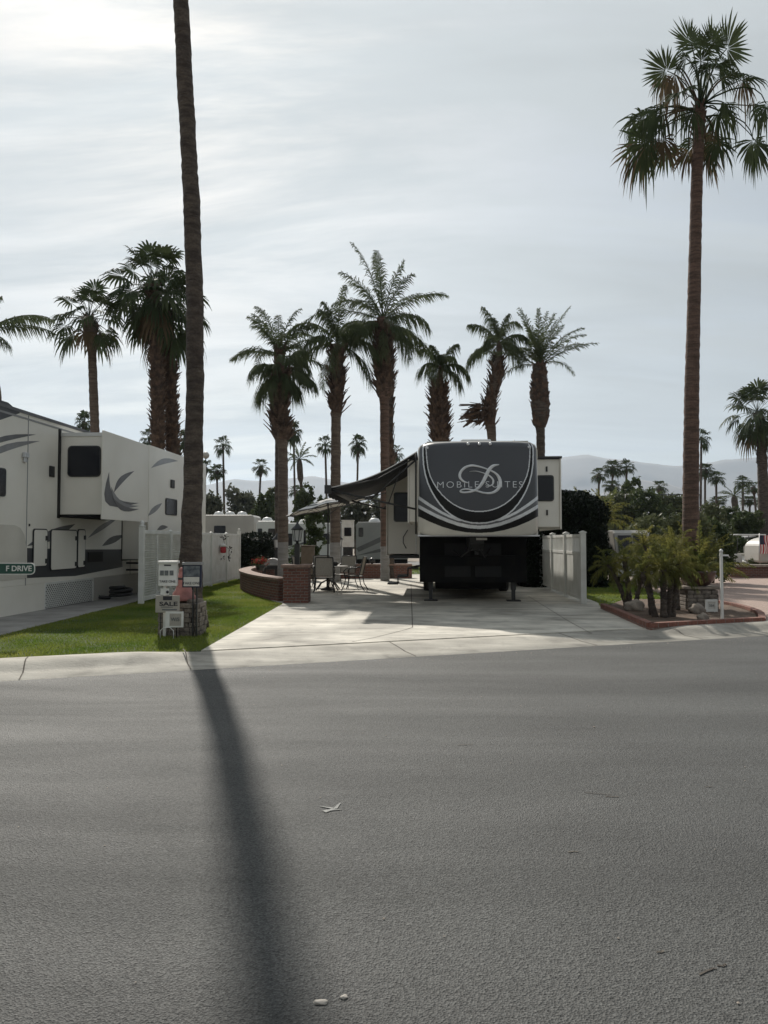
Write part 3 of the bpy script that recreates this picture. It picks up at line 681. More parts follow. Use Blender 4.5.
def featherpalm(label, px, Y, spec, groups, tm='trunk', bootz=None, seed=1, paint=None, group=None, extra=None, bootmat='boots', bootl=.42):
    rnd.seed(seed); b = Vector((xat(px, Y), Y, .06)); k = Y / F
    p = palm('feather_palm', label, 'palm tree', b, None, group); mb = MB(); spec = [(x, y, w * (.8 if w > 6.4 else .95)) for x, y, w in spec]
    pts = [(0, 0, 0, spec[0][2] * k)] + [W(x, y, Y, b)[:3] + (w * k,) for x, y, w in spec]
    c, r = trunk(mb, pts, step=.14)
    knob(mb, c, 14, [(at(px, z_[0], Y).z - b.z, at(px, z_[1], Y).z - b.z) for z_ in (bootz or [])], seed)
    if paint is not None:
        zp = at(px, paint, Y).z - b.z
        for i, f in enumerate(mb.f):
            if max(mb.v[j][2] for j in f) < zp: mb.m[i] = 1
    mb.build('trunk', [M[tm], M['trunk_paint']], p)
    if bootz:
        mb = MB()
        for (y0, y1, n_, o_) in bootz: boots(mb, c, r, at(px, y0, Y).z - b.z, at(px, y1, Y).z - b.z, n_, bootl, 0, o_ * 1.25, .085)
        if extra: extra(mb, c, r, b, Y)
        mb.build('leaf_bases', M[bootmat], p)
    mb = MB()
    for (cy, nf, ln, e0, e1, sag, hang, leaf) in groups:
        q = Vector(W(np.interp(cy, [s[1] for s in spec][::-1], [s[0] for s in spec][::-1]), cy, Y, b))
        for d, f in dirs(nf, e0, e1, a0=seed * 1.7 + cy, jit=14):
            if rnd.random() < .08: continue
            feather_leaf(mb, q + Vector((0, 0, -.2 * (1 - f))), d, ln * rnd.uniform(.75, 1.12), sag * rnd.uniform(.7, 1.45), leaf * 1.12, 70, 0, hang, .022, .3, .0185, .10)
    mb.build('crown', M['feather'], p); return p

# left group
fanpalm('fan palm with one slim bare trunk and round crown above the left trailer roof', 95, 27, [(95, 430, 4.3), (92, 350, 4), (92, 345, 8.5), (91, 330, 7.5), (89, 318, 4)], 26, .95, .78, (-35, 85), .06, 'trunk', [(352, 322, 160)], 11, .35, bootl=.25)
fanpalm('thick rough-trunked fan palm with the biggest crown, left one of the pair', 158, 27, [(158, 450, 7.2), (157, 380, 7), (155, 320, 6.8), (152, 285, 6)], 34, 1.15, .95, (-50, 85), .06, 'boots', [(470, 290, 900)], 12, .4, bootout=.7, bootl=.24)
fanpalm('thick rough-trunked fan palm, right one of the pair, mostly hidden behind the towering bare trunk', 172, 27.8, [(173, 450, 7.2), (170, 380, 7.6), (169, 350, 7.4), (169, 340, 4.5), (170, 310, 4.3)], 30, 1.1, .9, (-50, 85), .06, 'boots', [(470, 345, 600)], 13, .4, bootout=.8, bootl=.26)
# palm just outside the left edge whose drooping fronds reach into the picture
rnd.seed(5)
b = Vector((xat(-12, 24), 24, .06)); p = palm('feather_palm', 'drooping feather palm at the far left edge above the trailer', 'palm tree', b, None)
mb = MB(); c, r = trunk(mb, [(0, 0, 0, .2), W(-6, 450, 24, b) + (.17,), W(-3, 390, 24, b) + (.15,), W(-22, 335, 24, b) + (.13,)]); mb.build('trunk', M['trunk'], p)
mb = MB()
for d, l in ((Vector((1, -.1, .62)), 2.7), (Vector((1, .15, .5)), 2.5), (Vector((.9, .3, .85)), 2.3), (Vector((.9, -.5, .05)), 1.8), (Vector((.2, .2, 1)), 1.6), (Vector((-1, 0, .4)), 2.3), (Vector((-.6, -.7, .3)), 2.2), (Vector((-.5, .8, .3)), 2.2)):
    feather_leaf(mb, c[-1], d, l, .95, .5, 46, 0, 1.2, lw=.02)
mb.build('crown', M['feather'], p)

# middle row of feather palms behind the patio
featherpalm('tall feather palm whose upright crown rises behind the shaggy low-crowned palm', 279, 27.5, [(279, 560, 4.4), (279, 450, 4.2), (279, 400, 4.5), (279, 352, 5)], [(352, 16, 2.35, 8, 80, 1.05, .6, .52)], 'trunk_dark', [(395, 352, 60, .3)], 21)
featherpalm('feather palm with short hanging fronds and grey painted foot, at the patio\'s left end', 283, 25, [(283, 575, 5.6), (283, 500, 5.2), (283, 446, 5), (281, 436, 9.5), (279, 410, 8.5), (280, 385, 6.5), (281, 372, 5)],
            [(372, 19, 1.3, -5, 70, 2.2, 1.3, .5)], 'trunk', [(440, 376, 420, .6)], 22, paint=542)
def hangstrip(mb, c, r, b, Y): pass
featherpalm('slim-trunked feather palm just left of the tallest middle palm', 335, 27, [(335, 580, 5.6), (335.5, 500, 5.2), (336, 420, 5), (336, 410, 6.5), (337, 385, 7), (337, 360, 5.5), (337, 344, 4)],
            [(340, 20, 1.95, -10, 75, 1.5, 1.2, .58)], 'trunk', [(414, 350, 240, .6)], 23, paint=540)
featherpalm('tallest feather palm of the middle row, widest crown, foot painted grey', 385, 27.5, [(385, 580, 4.6), (385, 480, 4.6), (384.5, 402, 4.8), (384, 392, 9), (384, 365, 9.5), (383, 340, 7), (383, 318, 6)],
            [(316, 18, 2.8, 15, 72, 1.0, .6, .56), (322, 12, 2.15, -15, 30, 1.5, 1.1, .58)], 'trunk_red', [(400, 330, 420, .5)], 24, paint=545)
featherpalm('dark feather palm close behind the tallest middle palm, its dark trunk showing on the right', 392, 29.5, [(390, 560, 4), (389.5, 470, 4), (389, 400, 4), (380, 330, 4)], [(330, 9, 1.9, -20, 45, 1.5, 1.0, .55)], 'trunk_dark', [(470, 380, 120, .3)], 25)
featherpalm('short feather palm with swollen shaggy trunk, left of three behind the trailer roof', 440, 33, [(440, 560, 6), (440, 445, 8), (440, 430, 11.5), (439, 405, 10.5), (439, 388, 6), (440, 376, 3), (441, 366, 2.6)],
            [(366, 15, 1.55, -5, 80, 2.0, 1.5, .5)], 'trunk_red', [(446, 388, 460, .6)], 26)
def nest(mb, c, r, b, Y):
    q = Vector(W(482, 410, Y, b))
    for i in range(150):
        a = Vector((rnd.uniform(-.55, .45), rnd.uniform(-.4, .4), rnd.uniform(-.5, .25))); e = a + Vector((rnd.uniform(-.7, .1), rnd.uniform(-.3, .3), rnd.uniform(-.45, .1)))
        s = Vector((rnd.uniform(-.1, .1), rnd.uniform(-.1, .1), rnd.uniform(.03, .1))); th = Vector((.05, .06, 0))
        mb.add([q + a, q + a + s, q + a + th, q + e, q + e + s * .4, q + e + th * .4], [(0, 1, 4, 3), (1, 2, 5, 4), (2, 0, 3, 5), (3, 4, 5)])
featherpalm('crooked feather palm with a ragged nest-like clump bulging from its trunk', 490, 32, [(493, 560, 4.5), (492, 440, 4.6), (491, 425, 5), (489, 405, 7), (494, 390, 6.5), (498, 370, 7.5), (500, 355, 3.4), (499, 342, 2.8)],
            [(342, 20, 1.75, -5, 85, 1.6, 1.3, .52)], 'trunk', [(428, 358, 170, .5)], 27, extra=nest)
featherpalm('neat feather palm with upright crown and dark fat trunk, right of three behind the trailer', 541, 31, [(541, 560, 4.4), (541, 470, 4.2), (540.5, 428, 4.6), (540, 420, 10), (540, 395, 10.8), (539, 375, 8), (539, 364, 6)],
            [(362, 28, 2.5, 10, 84, .85, .4, .42)], 'trunk_dark', [(428, 366, 420, .35)], 28, bootl=.22)

# --- slender palms far away: three models, each copy its own thing
rnd.seed(31)
def farproto(seed, pet, rad, nf, lean, shaggy):
    rnd.seed(seed); p = empty('distant_palm', (0, 0, 0)); mb = MB()
    trunk(mb, [(0, 0, 0, .15), (lean * .4, 0, 4, .11), (lean, 0, 9.3, .10)], step=.5, n=7)
    if shaggy:
        mb.tube([(lean * .93, 0, 8.2), (lean * .97, 0, 8.9), (lean, 0, 9.4)], [.12, .32, .2], 7, jit=.2)
    mb.build('trunk', M['trunk_dark'], p); mb = MB()
    for d, f in dirs(nf, -38, 82, a0=seed): fan_leaf(mb, (lean, 0, 9.3), d, pet * rnd.uniform(.8, 1.1), rad * rnd.uniform(.85, 1.1), .45, .35 + .4 * (1 - f), 11, 0, 105, .03)
    mb.build('crown', M['fan'], p); return p
protos = [farproto(1, .62, .62, 20, .3, False), farproto(2, .6, .7, 24, -.3, True), farproto(3, .68, .6, 18, .55, True)]
def fproto():
    rnd.seed(9); p = empty('distant_palm', (0, 0, 0)); mb = MB()
    trunk(mb, [(.9, 0, 0, .18), (.55, 0, 4.5, .15), (0.15, 0, 7.0, .17), (.1, 0, 7.4, .33), (0, 0, 8.8, .3), (0, 0, 9.1, .2)], step=.4, n=7); mb.build('trunk', M['trunk_dark'], p)
    mb = MB()
    for d, f in dirs(18, -5, 80, a0=2): feather_leaf(mb, (0, 0, 9.1), d, 1.9, 1.0, .42, 26, 0, .6, lw=.035)
    mb.build('crown', M['feather'], p); return p
protos.append(fproto())
used = set()
FAR = [  # px, crown y, depth, proto, crown scale, label
    (148, 437, 60, 0, 'small distant palm crown showing left of the rough-trunked pair, above the trailer roof'),
    (183, 438, 64, 1, 'small distant palm crown showing just right of the rough-trunked pair'),
    (83, 421, 62, 1, 'distant palm with only its crown tip peeking over the left trailer roof'),
    (222, 444, 92, 0, 'highest of the distant palms just right of the towering bare trunk'),
    (216, 470, 92, 1, 'lower distant palm right beside the towering bare trunk, above the pale trailer roof'),
    (204, 466, 80, 2, 'distant palm half hidden by the towering bare trunk'),
    (261, 466, 85, 2, 'lone distant fan palm between the towering bare trunk and the patio palms'),
    (299, 456, 70, 3, 'distant feather palm with a leaning shaggy trunk right of the shaggy patio palm'),
    (293, 430, 75, 1, 'distant palm crown half hidden behind the shaggy patio palm'),
    (296, 490, 95, 0, 'little distant palm below the leaning feather palm'),
    (325, 443, 88, 0, 'distant slim palm just left of the slim trunk behind the patio umbrella'),
    (358, 442, 88, 1, 'distant slim palm standing above the black awning'),
    (395, 452, 85, 2, 'distant palm crown peeking beside the dark trunk above the awning'),
    (601, 473, 105, 2, 'leftmost of the distant palms right of the dark hedge'),
    (613, 466, 105, 1, 'second distant palm right of the dark hedge, touching its left neighbour'),
    (628, 465, 105, 0, 'distant slim palm standing clear and straight right of the dark hedge'),
    (612, 485, 98, 1, 'low distant palm under the pair right of the dark hedge'),
    (659, 486, 85, 2, 'broad low distant palm just left of the tall slender bed palm'),
    (702, 437, 80, 0, 'distant palm half hidden behind the right side of the tall bed palm'),
    (705, 469, 95, 1, 'distant palm left of two standing just right of the tall bed palm'),
    (716, 477, 95, 0, 'slim distant palm right of two standing just right of the tall bed palm'),
    (735, 494, 75, 3, 'distant feather palm with arching fronds left of the right-edge cluster'),
    (745, 481, 85, 0, 'distant palm in the middle of the right-edge cluster'),
    (757, 486, 80, 2, 'distant palm rightmost in the right-edge cluster below the big dark crown'),
    (749, 500, 95, 1, 'lowest distant palm in the right-edge cluster'),
    (764, 500, 92, 1, 'short distant palm touching the right edge of the picture'),
    (719, 500, 100, 1, 'low distant palm behind the bushes right of the tall bed palm')]
for px, cy, Y, pi, lab in FAR:
    z = at(px, cy, Y).z; proto = protos[pi]; s = z / 9.5; hs = min(s, 1.5) if pi != 3 else s
    hs = 1.25 * Y / 90 * (.95 if pi else 1)
    rz = rnd.uniform(0, 6.28) if pi != 3 else 0.2
    if pi not in used:
        o = proto; used.add(pi)
    else: o = dup(proto)
    o.location = (xat(px, Y), Y, .05); o.rotation_euler = (0, 0, rz if Y > 0 else 0); o.scale = (hs, hs, s)
    off = Matrix.Rotation(rz, 3, 'Z') @ Vector((({0: .3, 1: -.3, 2: .55, 3: 0}[pi]) * hs, 0, 0)); o.location.x -= off.x
    tag(o, lab, 'palm tree', 'slender palms far beyond the lots')
# the big dark palm at the right edge
fanpalm('broad shaggy fan palm at the right edge with a big dark crown', 764, 52, [(764, 540, 5), (763, 480, 4.8), (760, 420, 4.6), (757, 412, 4.3)], 34, 1.5, 1.35, (-55, 85), .1, 'trunk_dark', [(470, 420, 120)], 41, .5)
# ------------------------------------------------------------------ trees, hedges, bushes
def leafcloud(lobes, n, size, seed, shell=.55, squash=1.0):
    """lobes: (x,y,z,r[,rz]); leaves spread through the volume, denser towards the surface, gaps by noise"""
    rg = np.random.default_rng(seed); vol = np.array([l[3] ** 2.2 for l in lobes]); cnt = (vol / vol.sum() * n).astype(int); P = []
    for l, k in zip(lobes, cnt):
        d = rg.normal(size=(k, 3)); d /= np.linalg.norm(d, axis=1)[:, None]
        wob = 1 + .22 * np.sin(d[:, 0] * 5 + l[0] * 3) * np.sin(d[:, 2] * 6 + l[1]) + .15 * np.sin(d[:, 1] * 11 + d[:, 2] * 9)
        rr = (shell + (1 - shell) * rg.random(k) ** .6) * wob; rr *= np.where(rg.random(k) < .06, rg.uniform(1.0, 1.18, k), 1)
        rz = l[4] if len(l) > 4 else l[3]
        P.append(np.stack([l[0] + d[:, 0] * rr * l[3], l[1] + d[:, 1] * rr * l[3], l[2] + d[:, 2] * rr * rz], 1))
    P = np.concatenate(P); k = len(P); c = np.sin(P[:, 0] * 2.1 / max(.4, lobes[0][3]) * 1.5 + seed) + np.sin(P[:, 2] * 3.3 / max(.4, lobes[0][3]) + P[:, 1]); P = P[c > -1.25]; k = len(P)
    return quads(P, size, rg)
def quads(P, size, rg, up=None):
    k = len(P); a = rg.normal(size=(k, 3)); a /= np.linalg.norm(a, axis=1)[:, None]; b = rg.normal(size=(k, 3)); b -= (b * a).sum(1)[:, None] * a; b /= np.linalg.norm(b, axis=1)[:, None]
    s = (size * rg.uniform(.6, 1.4, k))[:, None]; a = a * s; b = b * s * .55
    V = np.stack([P - a, P - b * .9, P + a, P + b], 1).reshape(-1, 3); return V, np.arange(k * 4).reshape(-1, 4)
def tree(name, label, cat, x, Y, h, lobes, n, size, m, seed, trunk_r=.12, group=None, th=None):
    p = empty(name, (x, Y, .05), 0, label, cat, group); mb = MB(); rnd.seed(seed)
    th = th or h * .6
    mb.tube([(0, 0, -.02), (.05, 0, th * .4), (.1, .05, th)], [trunk_r, trunk_r * .8, trunk_r * .5], 8, jit=.1)
    for l in lobes[:6]:
        mb.tube([(.05, 0, th * .45), ((l[0]) * .5, l[1] * .5, (l[2] + th * .5) / 2), (l[0], l[1], l[2])], [trunk_r * .5, trunk_r * .35, trunk_r * .12], 5)
    mb.build('trunk', M['bark'], p)
    V, Fq = leafcloud(lobes, n, size, seed); npmesh('crown', V, Fq, m, p); return p
def lobes_for(wd, h, z0, k, seed):
    r_ = random.Random(seed); out = []
    for i in range(k):
        f = (i + .5) / k; z = z0 + (h - z0) * (.25 + .6 * r_.random()); x = r_.uniform(-1, 1) * wd * .34; y = r_.uniform(-1, 1) * wd * .3; rr = wd * r_.uniform(.19, .30)
        out.append((x, y, min(z, h - rr * .9), rr, rr * r_.uniform(.8, 1.25)))
    return out
TREES = [  # px, top y, depth, width px, material, label
    (208, 496, 72, 26, 'leaf3', 'loose grey-green tree right beside the towering bare trunk'),
    (236, 488, 84, 34, 'leaf3', 'open grey-green tree left of the lone distant fan palm'),
    (262, 497, 70, 22, 'leaf', 'dark bushy tree under the lone distant fan palm'),
    (272, 492, 78, 14, 'leaf2', 'narrow olive tree left of the shaggy patio palm'),
    (308, 486, 66, 26, 'leaf', 'dark rounded tree behind the striped umbrella'),
    (325, 500, 60, 18, 'leaf', 'dark low tree behind the patio umbrella pole'),
    (356, 503, 62, 30, 'leaf3', 'pale leaved tree seen under the awning, left one'),
    (378, 498, 58, 30, 'leaf3', 'pale leaved tree seen under the awning next to the trailer slide-out'),
    (594, 500, 70, 40, 'leaf2', 'olive tree just right of the dark trimmed hedge'),
    (622, 494, 62, 40, 'leaf2', 'light olive tree under the straight distant palm'),
    (634, 478, 74, 22, 'leaf', 'tall dark upright tree left of centre above the pygmy palms'),
    (652, 492, 60, 36, 'leaf', 'dark spreading tree above the pygmy palms'),
    (674, 496, 66, 34, 'leaf2', 'olive tree just left of the tall bed palm trunk'),
    (706, 504, 48, 34, 'leaf2', 'light green bushy tree right of the tall bed palm trunk'),
    (727, 510, 55, 28, 'leaf', 'dark tree behind the grey canopy on the right'),
    (748, 514, 50, 30, 'leaf', 'dark tree behind the golf cart'),
    (766, 514, 56, 24, 'leaf', 'dark tree touching the right edge behind the round trailer')]
TP = []
for i in range(3):
    h = 6.0; lb = lobes_for(4.2, h, 1.2, 11, 50 + i)
    TP.append((lb, h))
for i, (px, ty, Y, wpx, m, lab) in enumerate(TREES):
    h = at(px, ty, Y).z; wd = wpx / F * Y; lb, h0 = TP[i % 3]; sx = wd / 4.2; sz = h / h0
    lbs = [(a * sx * (1 if i % 2 else -1), b_ * sx, c_ * sz, r_ * sx, rz_ * sz) for a, b_, c_, r_, rz_ in lb]
    tree('broadleaf_tree', lab, 'tree', xat(px, Y), Y, h, lbs, 5200, .16 * Y / 65, M[m], 70 + i, .14, 'trees beyond the lots')
# mass of woodland along the horizon
rg = np.random.default_rng(4); n = 90000; x = rg.uniform(-170, 240, n); base = 4.6 + 1.1 * np.sin(x * .13) + .9 * np.sin(x * .37 + 1) + .7 * np.sin(x * 1.1)
P = np.stack([x, 150 + rg.uniform(-4, 4, n) + 3 * np.sin(x * .3), base * rg.random(n) ** .75 + .1], 1); V, Fq = quads(P, .55, rg)
tag(npmesh('woodland', V, Fq, M['leaf']), 'dark far wood running along the horizon', kind='stuff')

# big dark trimmed hedge
def hedge(name, label, x0, x1, y0, y1, h, n, size, m, rz=0.0, round_=.25, core=True, loc=None):
    o = empty(name, ((x0 + x1) / 2, (y0 + y1) / 2, .06), rz, label, 'hedge'); w_ = (x1 - x0) / 2; d_ = (y1 - y0) / 2; rg = np.random.default_rng(int(abs(x0) * 10) + 3)
    P = rg.uniform(-1, 1, (n, 3)); ax = rg.integers(0, 5, n); sg = np.where(rg.random(n) < .5, -1, 1)
    P[:, 2] = (P[:, 2] + 1) / 2
    f = ax <= 1; P[f, 0] = sg[f]; f = (ax == 2) | (ax == 3); P[f, 1] = sg[f]; f = ax == 4; P[f, 2] = 1
    # round the edges
    ex = np.abs(P[:, 0]); ez = P[:, 2]; ey = np.abs(P[:, 1])
    top = 1 - round_ * (np.clip((ex - .55) / .45, 0, 1) ** 2.5 + np.clip((ey - .6) / .4, 0, 1) ** 2.5) * .35
    P[:, 2] *= top; inw = 1 - .12 * np.clip((ez - .75) / .25, 0, 1) ** 2; P[:, 0] *= inw; P[:, 1] *= inw
    P = P * np.array([w_, d_, h]); wob = .07 * np.sin(P[:, 2] * 4 + P[:, 0] * 3) + .05 * np.sin(P[:, 0] * 7 + P[:, 1] * 5); P[:, 0] += wob; P[:, 1] += wob; P += rg.normal(0, .045, P.shape); P[:, 2] = np.maximum(P[:, 2], .02)
    V, Fq = quads(P, size, rg)
    mb = MB(); mb.box((0, 0, h * .46), (w_ * 1.86, d_ * 1.86, h * .9))  # solid near-black box stands in for the shade deep inside the leaves
    c = mb.build('dark_core', M['underbelly'], o, bevel=.2)
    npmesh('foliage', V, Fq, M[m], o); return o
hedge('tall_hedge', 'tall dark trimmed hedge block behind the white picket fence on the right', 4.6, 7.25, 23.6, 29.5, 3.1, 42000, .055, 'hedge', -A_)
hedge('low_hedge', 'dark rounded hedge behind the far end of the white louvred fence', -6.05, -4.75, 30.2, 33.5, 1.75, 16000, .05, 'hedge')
# feathery palm tops rising just behind the dark hedge
b = Vector((xat(592, 31), 31, .05)); p = palm('feather_palm', 'bushy palm whose frond tips just clear the top of the dark hedge', 'palm tree', b, None)
rnd.seed(61); mb = MB(); trunk(mb, [(0, 0, 0, .2), (0, 0, 2.6, .2)]); mb.build('trunk', M['trunk_dark'], p); mb = MB()
for d, f in dirs(34, 0, 85): feather_leaf(mb, (rnd.uniform(-.7, .7), 0, 2.3), d, 1.55, 1.0, .35, 26, 0, .5)
mb.build('crown', M['pygmy'], p)
# slim dark shrub behind the patio
tree('slim_shrub', 'slim dark upright shrub behind the patio wall under the umbrella', 'shrub', xat(314, 33), 33, 3.0, [(0, 0, 2.3, .42, .6), (.1, 0, 1.6, .38, .5), (-.12, 0, 1.0, .32, .5), (0.05, 0, 2.9, .25, .3)], 3500, .07, M['leaf'], 91, .05)
tree('green_shrub', 'rounded green shrub left of the slim dark shrub, behind the patio wall', 'shrub', xat(301, 36), 36, 1.6, [(0, 0, .8, .6, .5), (.3, 0, .6, .5, .5)], 2500, .06, M['leaf'], 92, .05)
for i, (px, Y, h, wd, lab) in enumerate([(688, 24, 2.6, 1.9, 'dense green bush behind the tall bed palm trunk'), (712, 26, 2.3, 1.7, 'green bush between the bed palm and the white post'), (655, 27, 2.5, 2.3, 'green bush behind the clump of pygmy palms'), (735, 40, 1.9, 2.6, 'dark bush beside the grey canopy'), (764, 36, 1.0, 1.2, 'low bush before the round trailer')]):
    tree('leafy_bush', lab, 'bush', xat(px, Y), Y, h, [(0, 0, h * .55, wd * .42, h * .42), (wd * .25, .1, h * .45, wd * .3, h * .35), (-wd * .28, 0, h * .5, wd * .3, h * .36), (0, -.2, h * .75, wd * .25, h * .22)], 4200, .075, M['leaf' if i % 2 else 'leaf2'], 100 + i, .06)

# --- pygmy date palms in the bed
def pygmy(label, px, py, stems, ln, seed, group):
    rnd.seed(seed); b = gnd(px, py, .11); p = empty('pygmy_palm', b, 0, label, 'palm', group); tm = MB(); cr = MB()
    for (dx, dy, h, lx, r0, nf) in stems:
        c, r = trunk(tm, [(dx * .75, dy * .8, -.01, r0 * 1.1), (dx * .9 + lx * .3, dy * .9, h * .5, r0 * .9), (dx + lx, dy, h, r0 * .95)], step=.06, jit=.12, ring=.1, n=9)
        boots(tm, c, r, h * .15, h, int(60 * h), .06, 0, .6, .02)
        for d, f in dirs(nf, -28, 80, a0=seed + dx * 5): feather_leaf(cr, c[-1] + Vector((0, 0, -.02)), d, ln * rnd.uniform(.7, 1.2), 1.5, .17, 36, 0, .6, .009, .3, .007, .12)
    tm.build('trunk', M['trunk_dark'], p); cr.build('crown', M['pygmy'], p); return p
pygmy('clump of three slim-stemmed pygmy palms beside the boulder at the left of the planting bed', 631, 607, [(-.12, 0, .88, -.36, .048, 17), (.0, .1, 1.05, -.10, .055, 18), (.12, 0, .9, .22, .048, 17)], .55, 3, 'pygmy palms in the planting bed')
pygmy('biggest bushy clump of pygmy palms in the middle of the planting bed', 664, 617, [(-.22, 0, .85, -.18, .05, 16), (-.04, -.1, .9, .0, .06, 19), (.12, .05, .95, .08, .055, 19), (.26, .1, 1.0, .08, .05, 16), (-.1, .5, 1.35, -.1, .055, 20)], .58, 4, 'pygmy palms in the planting bed')
pygmy('pygmy palm with dry brown skirt against the tall palm trunk', 684, 611, [(-.1, .25, 1.3, .0, .07, 26)], .62, 6, 'pygmy palms in the planting bed')
# ------------------------------------------------------------------ main fifth-wheel trailer
def rot_frame(origin, name, label, cat, group=None):
    return empty(name, origin, -A_, label, cat, group)
rv = rot_frame((at(479.3, 541, 15.6).x, 15.6, .08), 'travel_trailer', 'big fifth-wheel trailer with dark grey rounded nose and script D emblem parked on the driveway', 'trailer')
RZ = .08
def zl(z): return z - RZ
HW = 1.295; ZT = zl(3.70); ZB = zl(1.68)
def cy(x, z):
    ax = np.abs(x); y = .30 * (ax / HW) ** 3
    e = np.clip((ax - (HW - .14)) / .14, 0, 1); y = y + .14 * (1 - np.sqrt(np.maximum(0, 1 - e * e)))
    t = np.clip((z - (ZT - .16)) / .16, 0, 1); y = y + .16 * (1 - np.sqrt(np.maximum(0, 1 - t * t)))
    y = y + .16 * np.clip((z - (ZB + .5)) / (ZT - ZB - .5), 0, 1) ** 2
    b_ = np.clip((ZB + .42 - z) / .42, 0, 1); y = y + .10 * b_ ** 2
    return y
nx, nz = 340, 280
gx = HW * np.sin(np.linspace(-PI / 2, PI / 2, nx + 1)) * .35 + np.linspace(-HW, HW, nx + 1) * .65
gz = ZB + (ZT - ZB) * (np.sin(np.linspace(-PI / 2, PI / 2, nz + 1)) * .2 + .5 * 1 + np.linspace(-.5, .5, nz + 1) * .6); gz = ZB + (ZT - ZB) * (gz - gz[0]) / (gz[-1] - gz[0])
GX, GZ_ = np.meshgrid(gx, gz); GY = cy(GX, GZ_)
rc = .17; zz_ = np.clip(GZ_ - (ZT - rc), 0, rc); wlim = HW - rc + np.sqrt(np.maximum(0, rc * rc - zz_ * zz_)); zb2 = np.clip((ZB + .1) - GZ_, 0, .1); wlim = wlim - (.1 - np.sqrt(np.maximum(0, .01 - zz_ * 0 - zb2 * zb2)))
GX = np.where(np.abs(GX) > HW - 2 * rc, np.sign(GX) * ((HW - 2 * rc) + (np.abs(GX) - (HW - 2 * rc)) * (wlim - (HW - 2 * rc)) / (2 * rc)), GX)
V = np.stack([GX, GY, GZ_], -1).reshape(-1, 3); n = nx + 1
ii, jj = np.meshgrid(np.arange(nx), np.arange(nz)); i0 = (jj * n + ii).ravel(); Fq = np.stack([i0, i0 + 1, i0 + n + 1, i0 + n], 1)
cxm = (gx[:-1] + gx[1:]) / 2; czm = (gz[:-1] + gz[1:]) / 2; CX, CZ = np.meshgrid(cxm, czm)
aX = np.abs(CX).ravel() * 228; Yp = (30 + (ZT - CZ) * 460 / (ZT - ZB)).ravel()
def dpoly(ax, y, pl):
    d = np.full(len(ax), 1e9)
    for (x0, y0), (x1, y1) in zip(pl[:-1], pl[1:]):
        L2 = (x1 - x0) ** 2 + (y1 - y0) ** 2; t = np.clip(((ax - x0) * (x1 - x0) + (y - y0) * (y1 - y0)) / L2, 0, 1)
        d = np.minimum(d, np.hypot(ax - x0 - t * (x1 - x0), y - y0 - t * (y1 - y0)))
    return d
def dense(ys, xs, y0, y1):   # smooth curve x(y)
    yy = np.linspace(y0, y1, 60); c = np.polyfit(ys, xs, 4); return yy, np.polyval(c, yy)
inr = [(0, 378), (32, 376), (62, 370), (92, 359), (122, 343), (150, 322), (176, 297), (198, 270), (218, 238), (234, 204), (245, 165), (251, 120), (254, 75), (255, 42)]
otr = [(0, 434), (38, 432), (72, 424), (104, 411), (134, 394), (162, 371), (188, 342), (210, 310), (230, 274), (247, 234), (259, 192), (267, 145), (270, 95), (271, 42)]
inr_x = np.interp(Yp, [p[1] for p in inr][::-1], [p[0] for p in inr][::-1], right=0); otr_x = np.interp(Yp, [p[1] for p in otr][::-1], [p[0] for p in otr][::-1], right=0)
def cur(pts): return np.interp(aX, [p[0] for p in pts], [p[1] for p in pts])
T1 = cur([(100, 418), (140, 402), (180, 382), (220, 357), (260, 330), (292, 306)]); S2 = cur([(0, 455), (50, 451), (100, 440), (150, 423), (200, 402), (250, 376), (292, 352)])
B0 = cur([(0, 481), (60, 478), (120, 468), (180, 450), (240, 425), (292, 399)])
mi = np.full(len(aX), 0)                      # 0 pearl 1 gunmetal 2 black 3 silver 4 mid grey
mi[Yp < B0] = 2; mi[Yp < S2] = 4; mi[(Yp > S2 - 9 + aX * -.008) & (Yp < S2 + 7)] = 3; mi[Yp < T1] = 1; mi[(np.abs(Yp - T1) < 3 + aX * .022)] = 3
ins = (aX < otr_x) & (Yp < 434); mi[ins] = 2
mi[(aX < inr_x) & (Yp < 378)] = 1
mi[dpoly(aX, Yp, otr) < 3.3] = 3; mi[dpoly(aX, Yp, inr) < 2.6] = 3
mi[(Yp < 35)] = 0; mi[(aX > 289) & (Yp < 300)] = 0
cap = npmesh('front_cap', V, Fq, None, rv, mi=mi, mats=[M['pearl'], M['gunmetal'], M['gloss_black'], M['chrome'], M['grey_vinyl']], smooth=True)
# body shell
def sidebox(mb, x0, x1, y0, y1, z0, z1, mi=0): mb.bx(x0, x1, y0, y1, z0, z1, mi)
mb = MB(); mb.prism_axis([(-HW + .003, ZB + .004), (-HW + .003, ZT - .18), (-HW + .05, ZT - .07), (-HW + .17, ZT - .005), (HW - .17, ZT - .005), (HW - .05, ZT - .07), (HW - .003, ZT - .18), (HW - .003, ZB + .004)], .46, 11.2, 'y'); mb.bx(-HW + .01, HW - .01, 2.45, 11.19, zl(.55), ZB + .01); mb.build('body', M['pearl_side'], rv)
mb = MB(); mb.tube([(-.1, 1.0, ZB - .3), (-.25, 1.1, ZB - .42), (-.3, 1.9, ZB - .5), (-.5, 2.38, ZB - .35)], .02, 6); mb.tube([(.08, 1.0, ZB - .3), (.2, 1.2, ZB - .5), (.3, 2.0, ZB - .46), (.42, 2.38, ZB - .3)], .014, 6); mb.build('trailer_cable', M['rubber'], rv)
mb = MB(); [mb.bx(x_, x_ + .62, 2.385, 2.4, zl(.68), zl(1.5)) for x_ in (-.68, .06)]; mb.build('storage_hatch', M['gloss_black'], rv, bevel=.004)
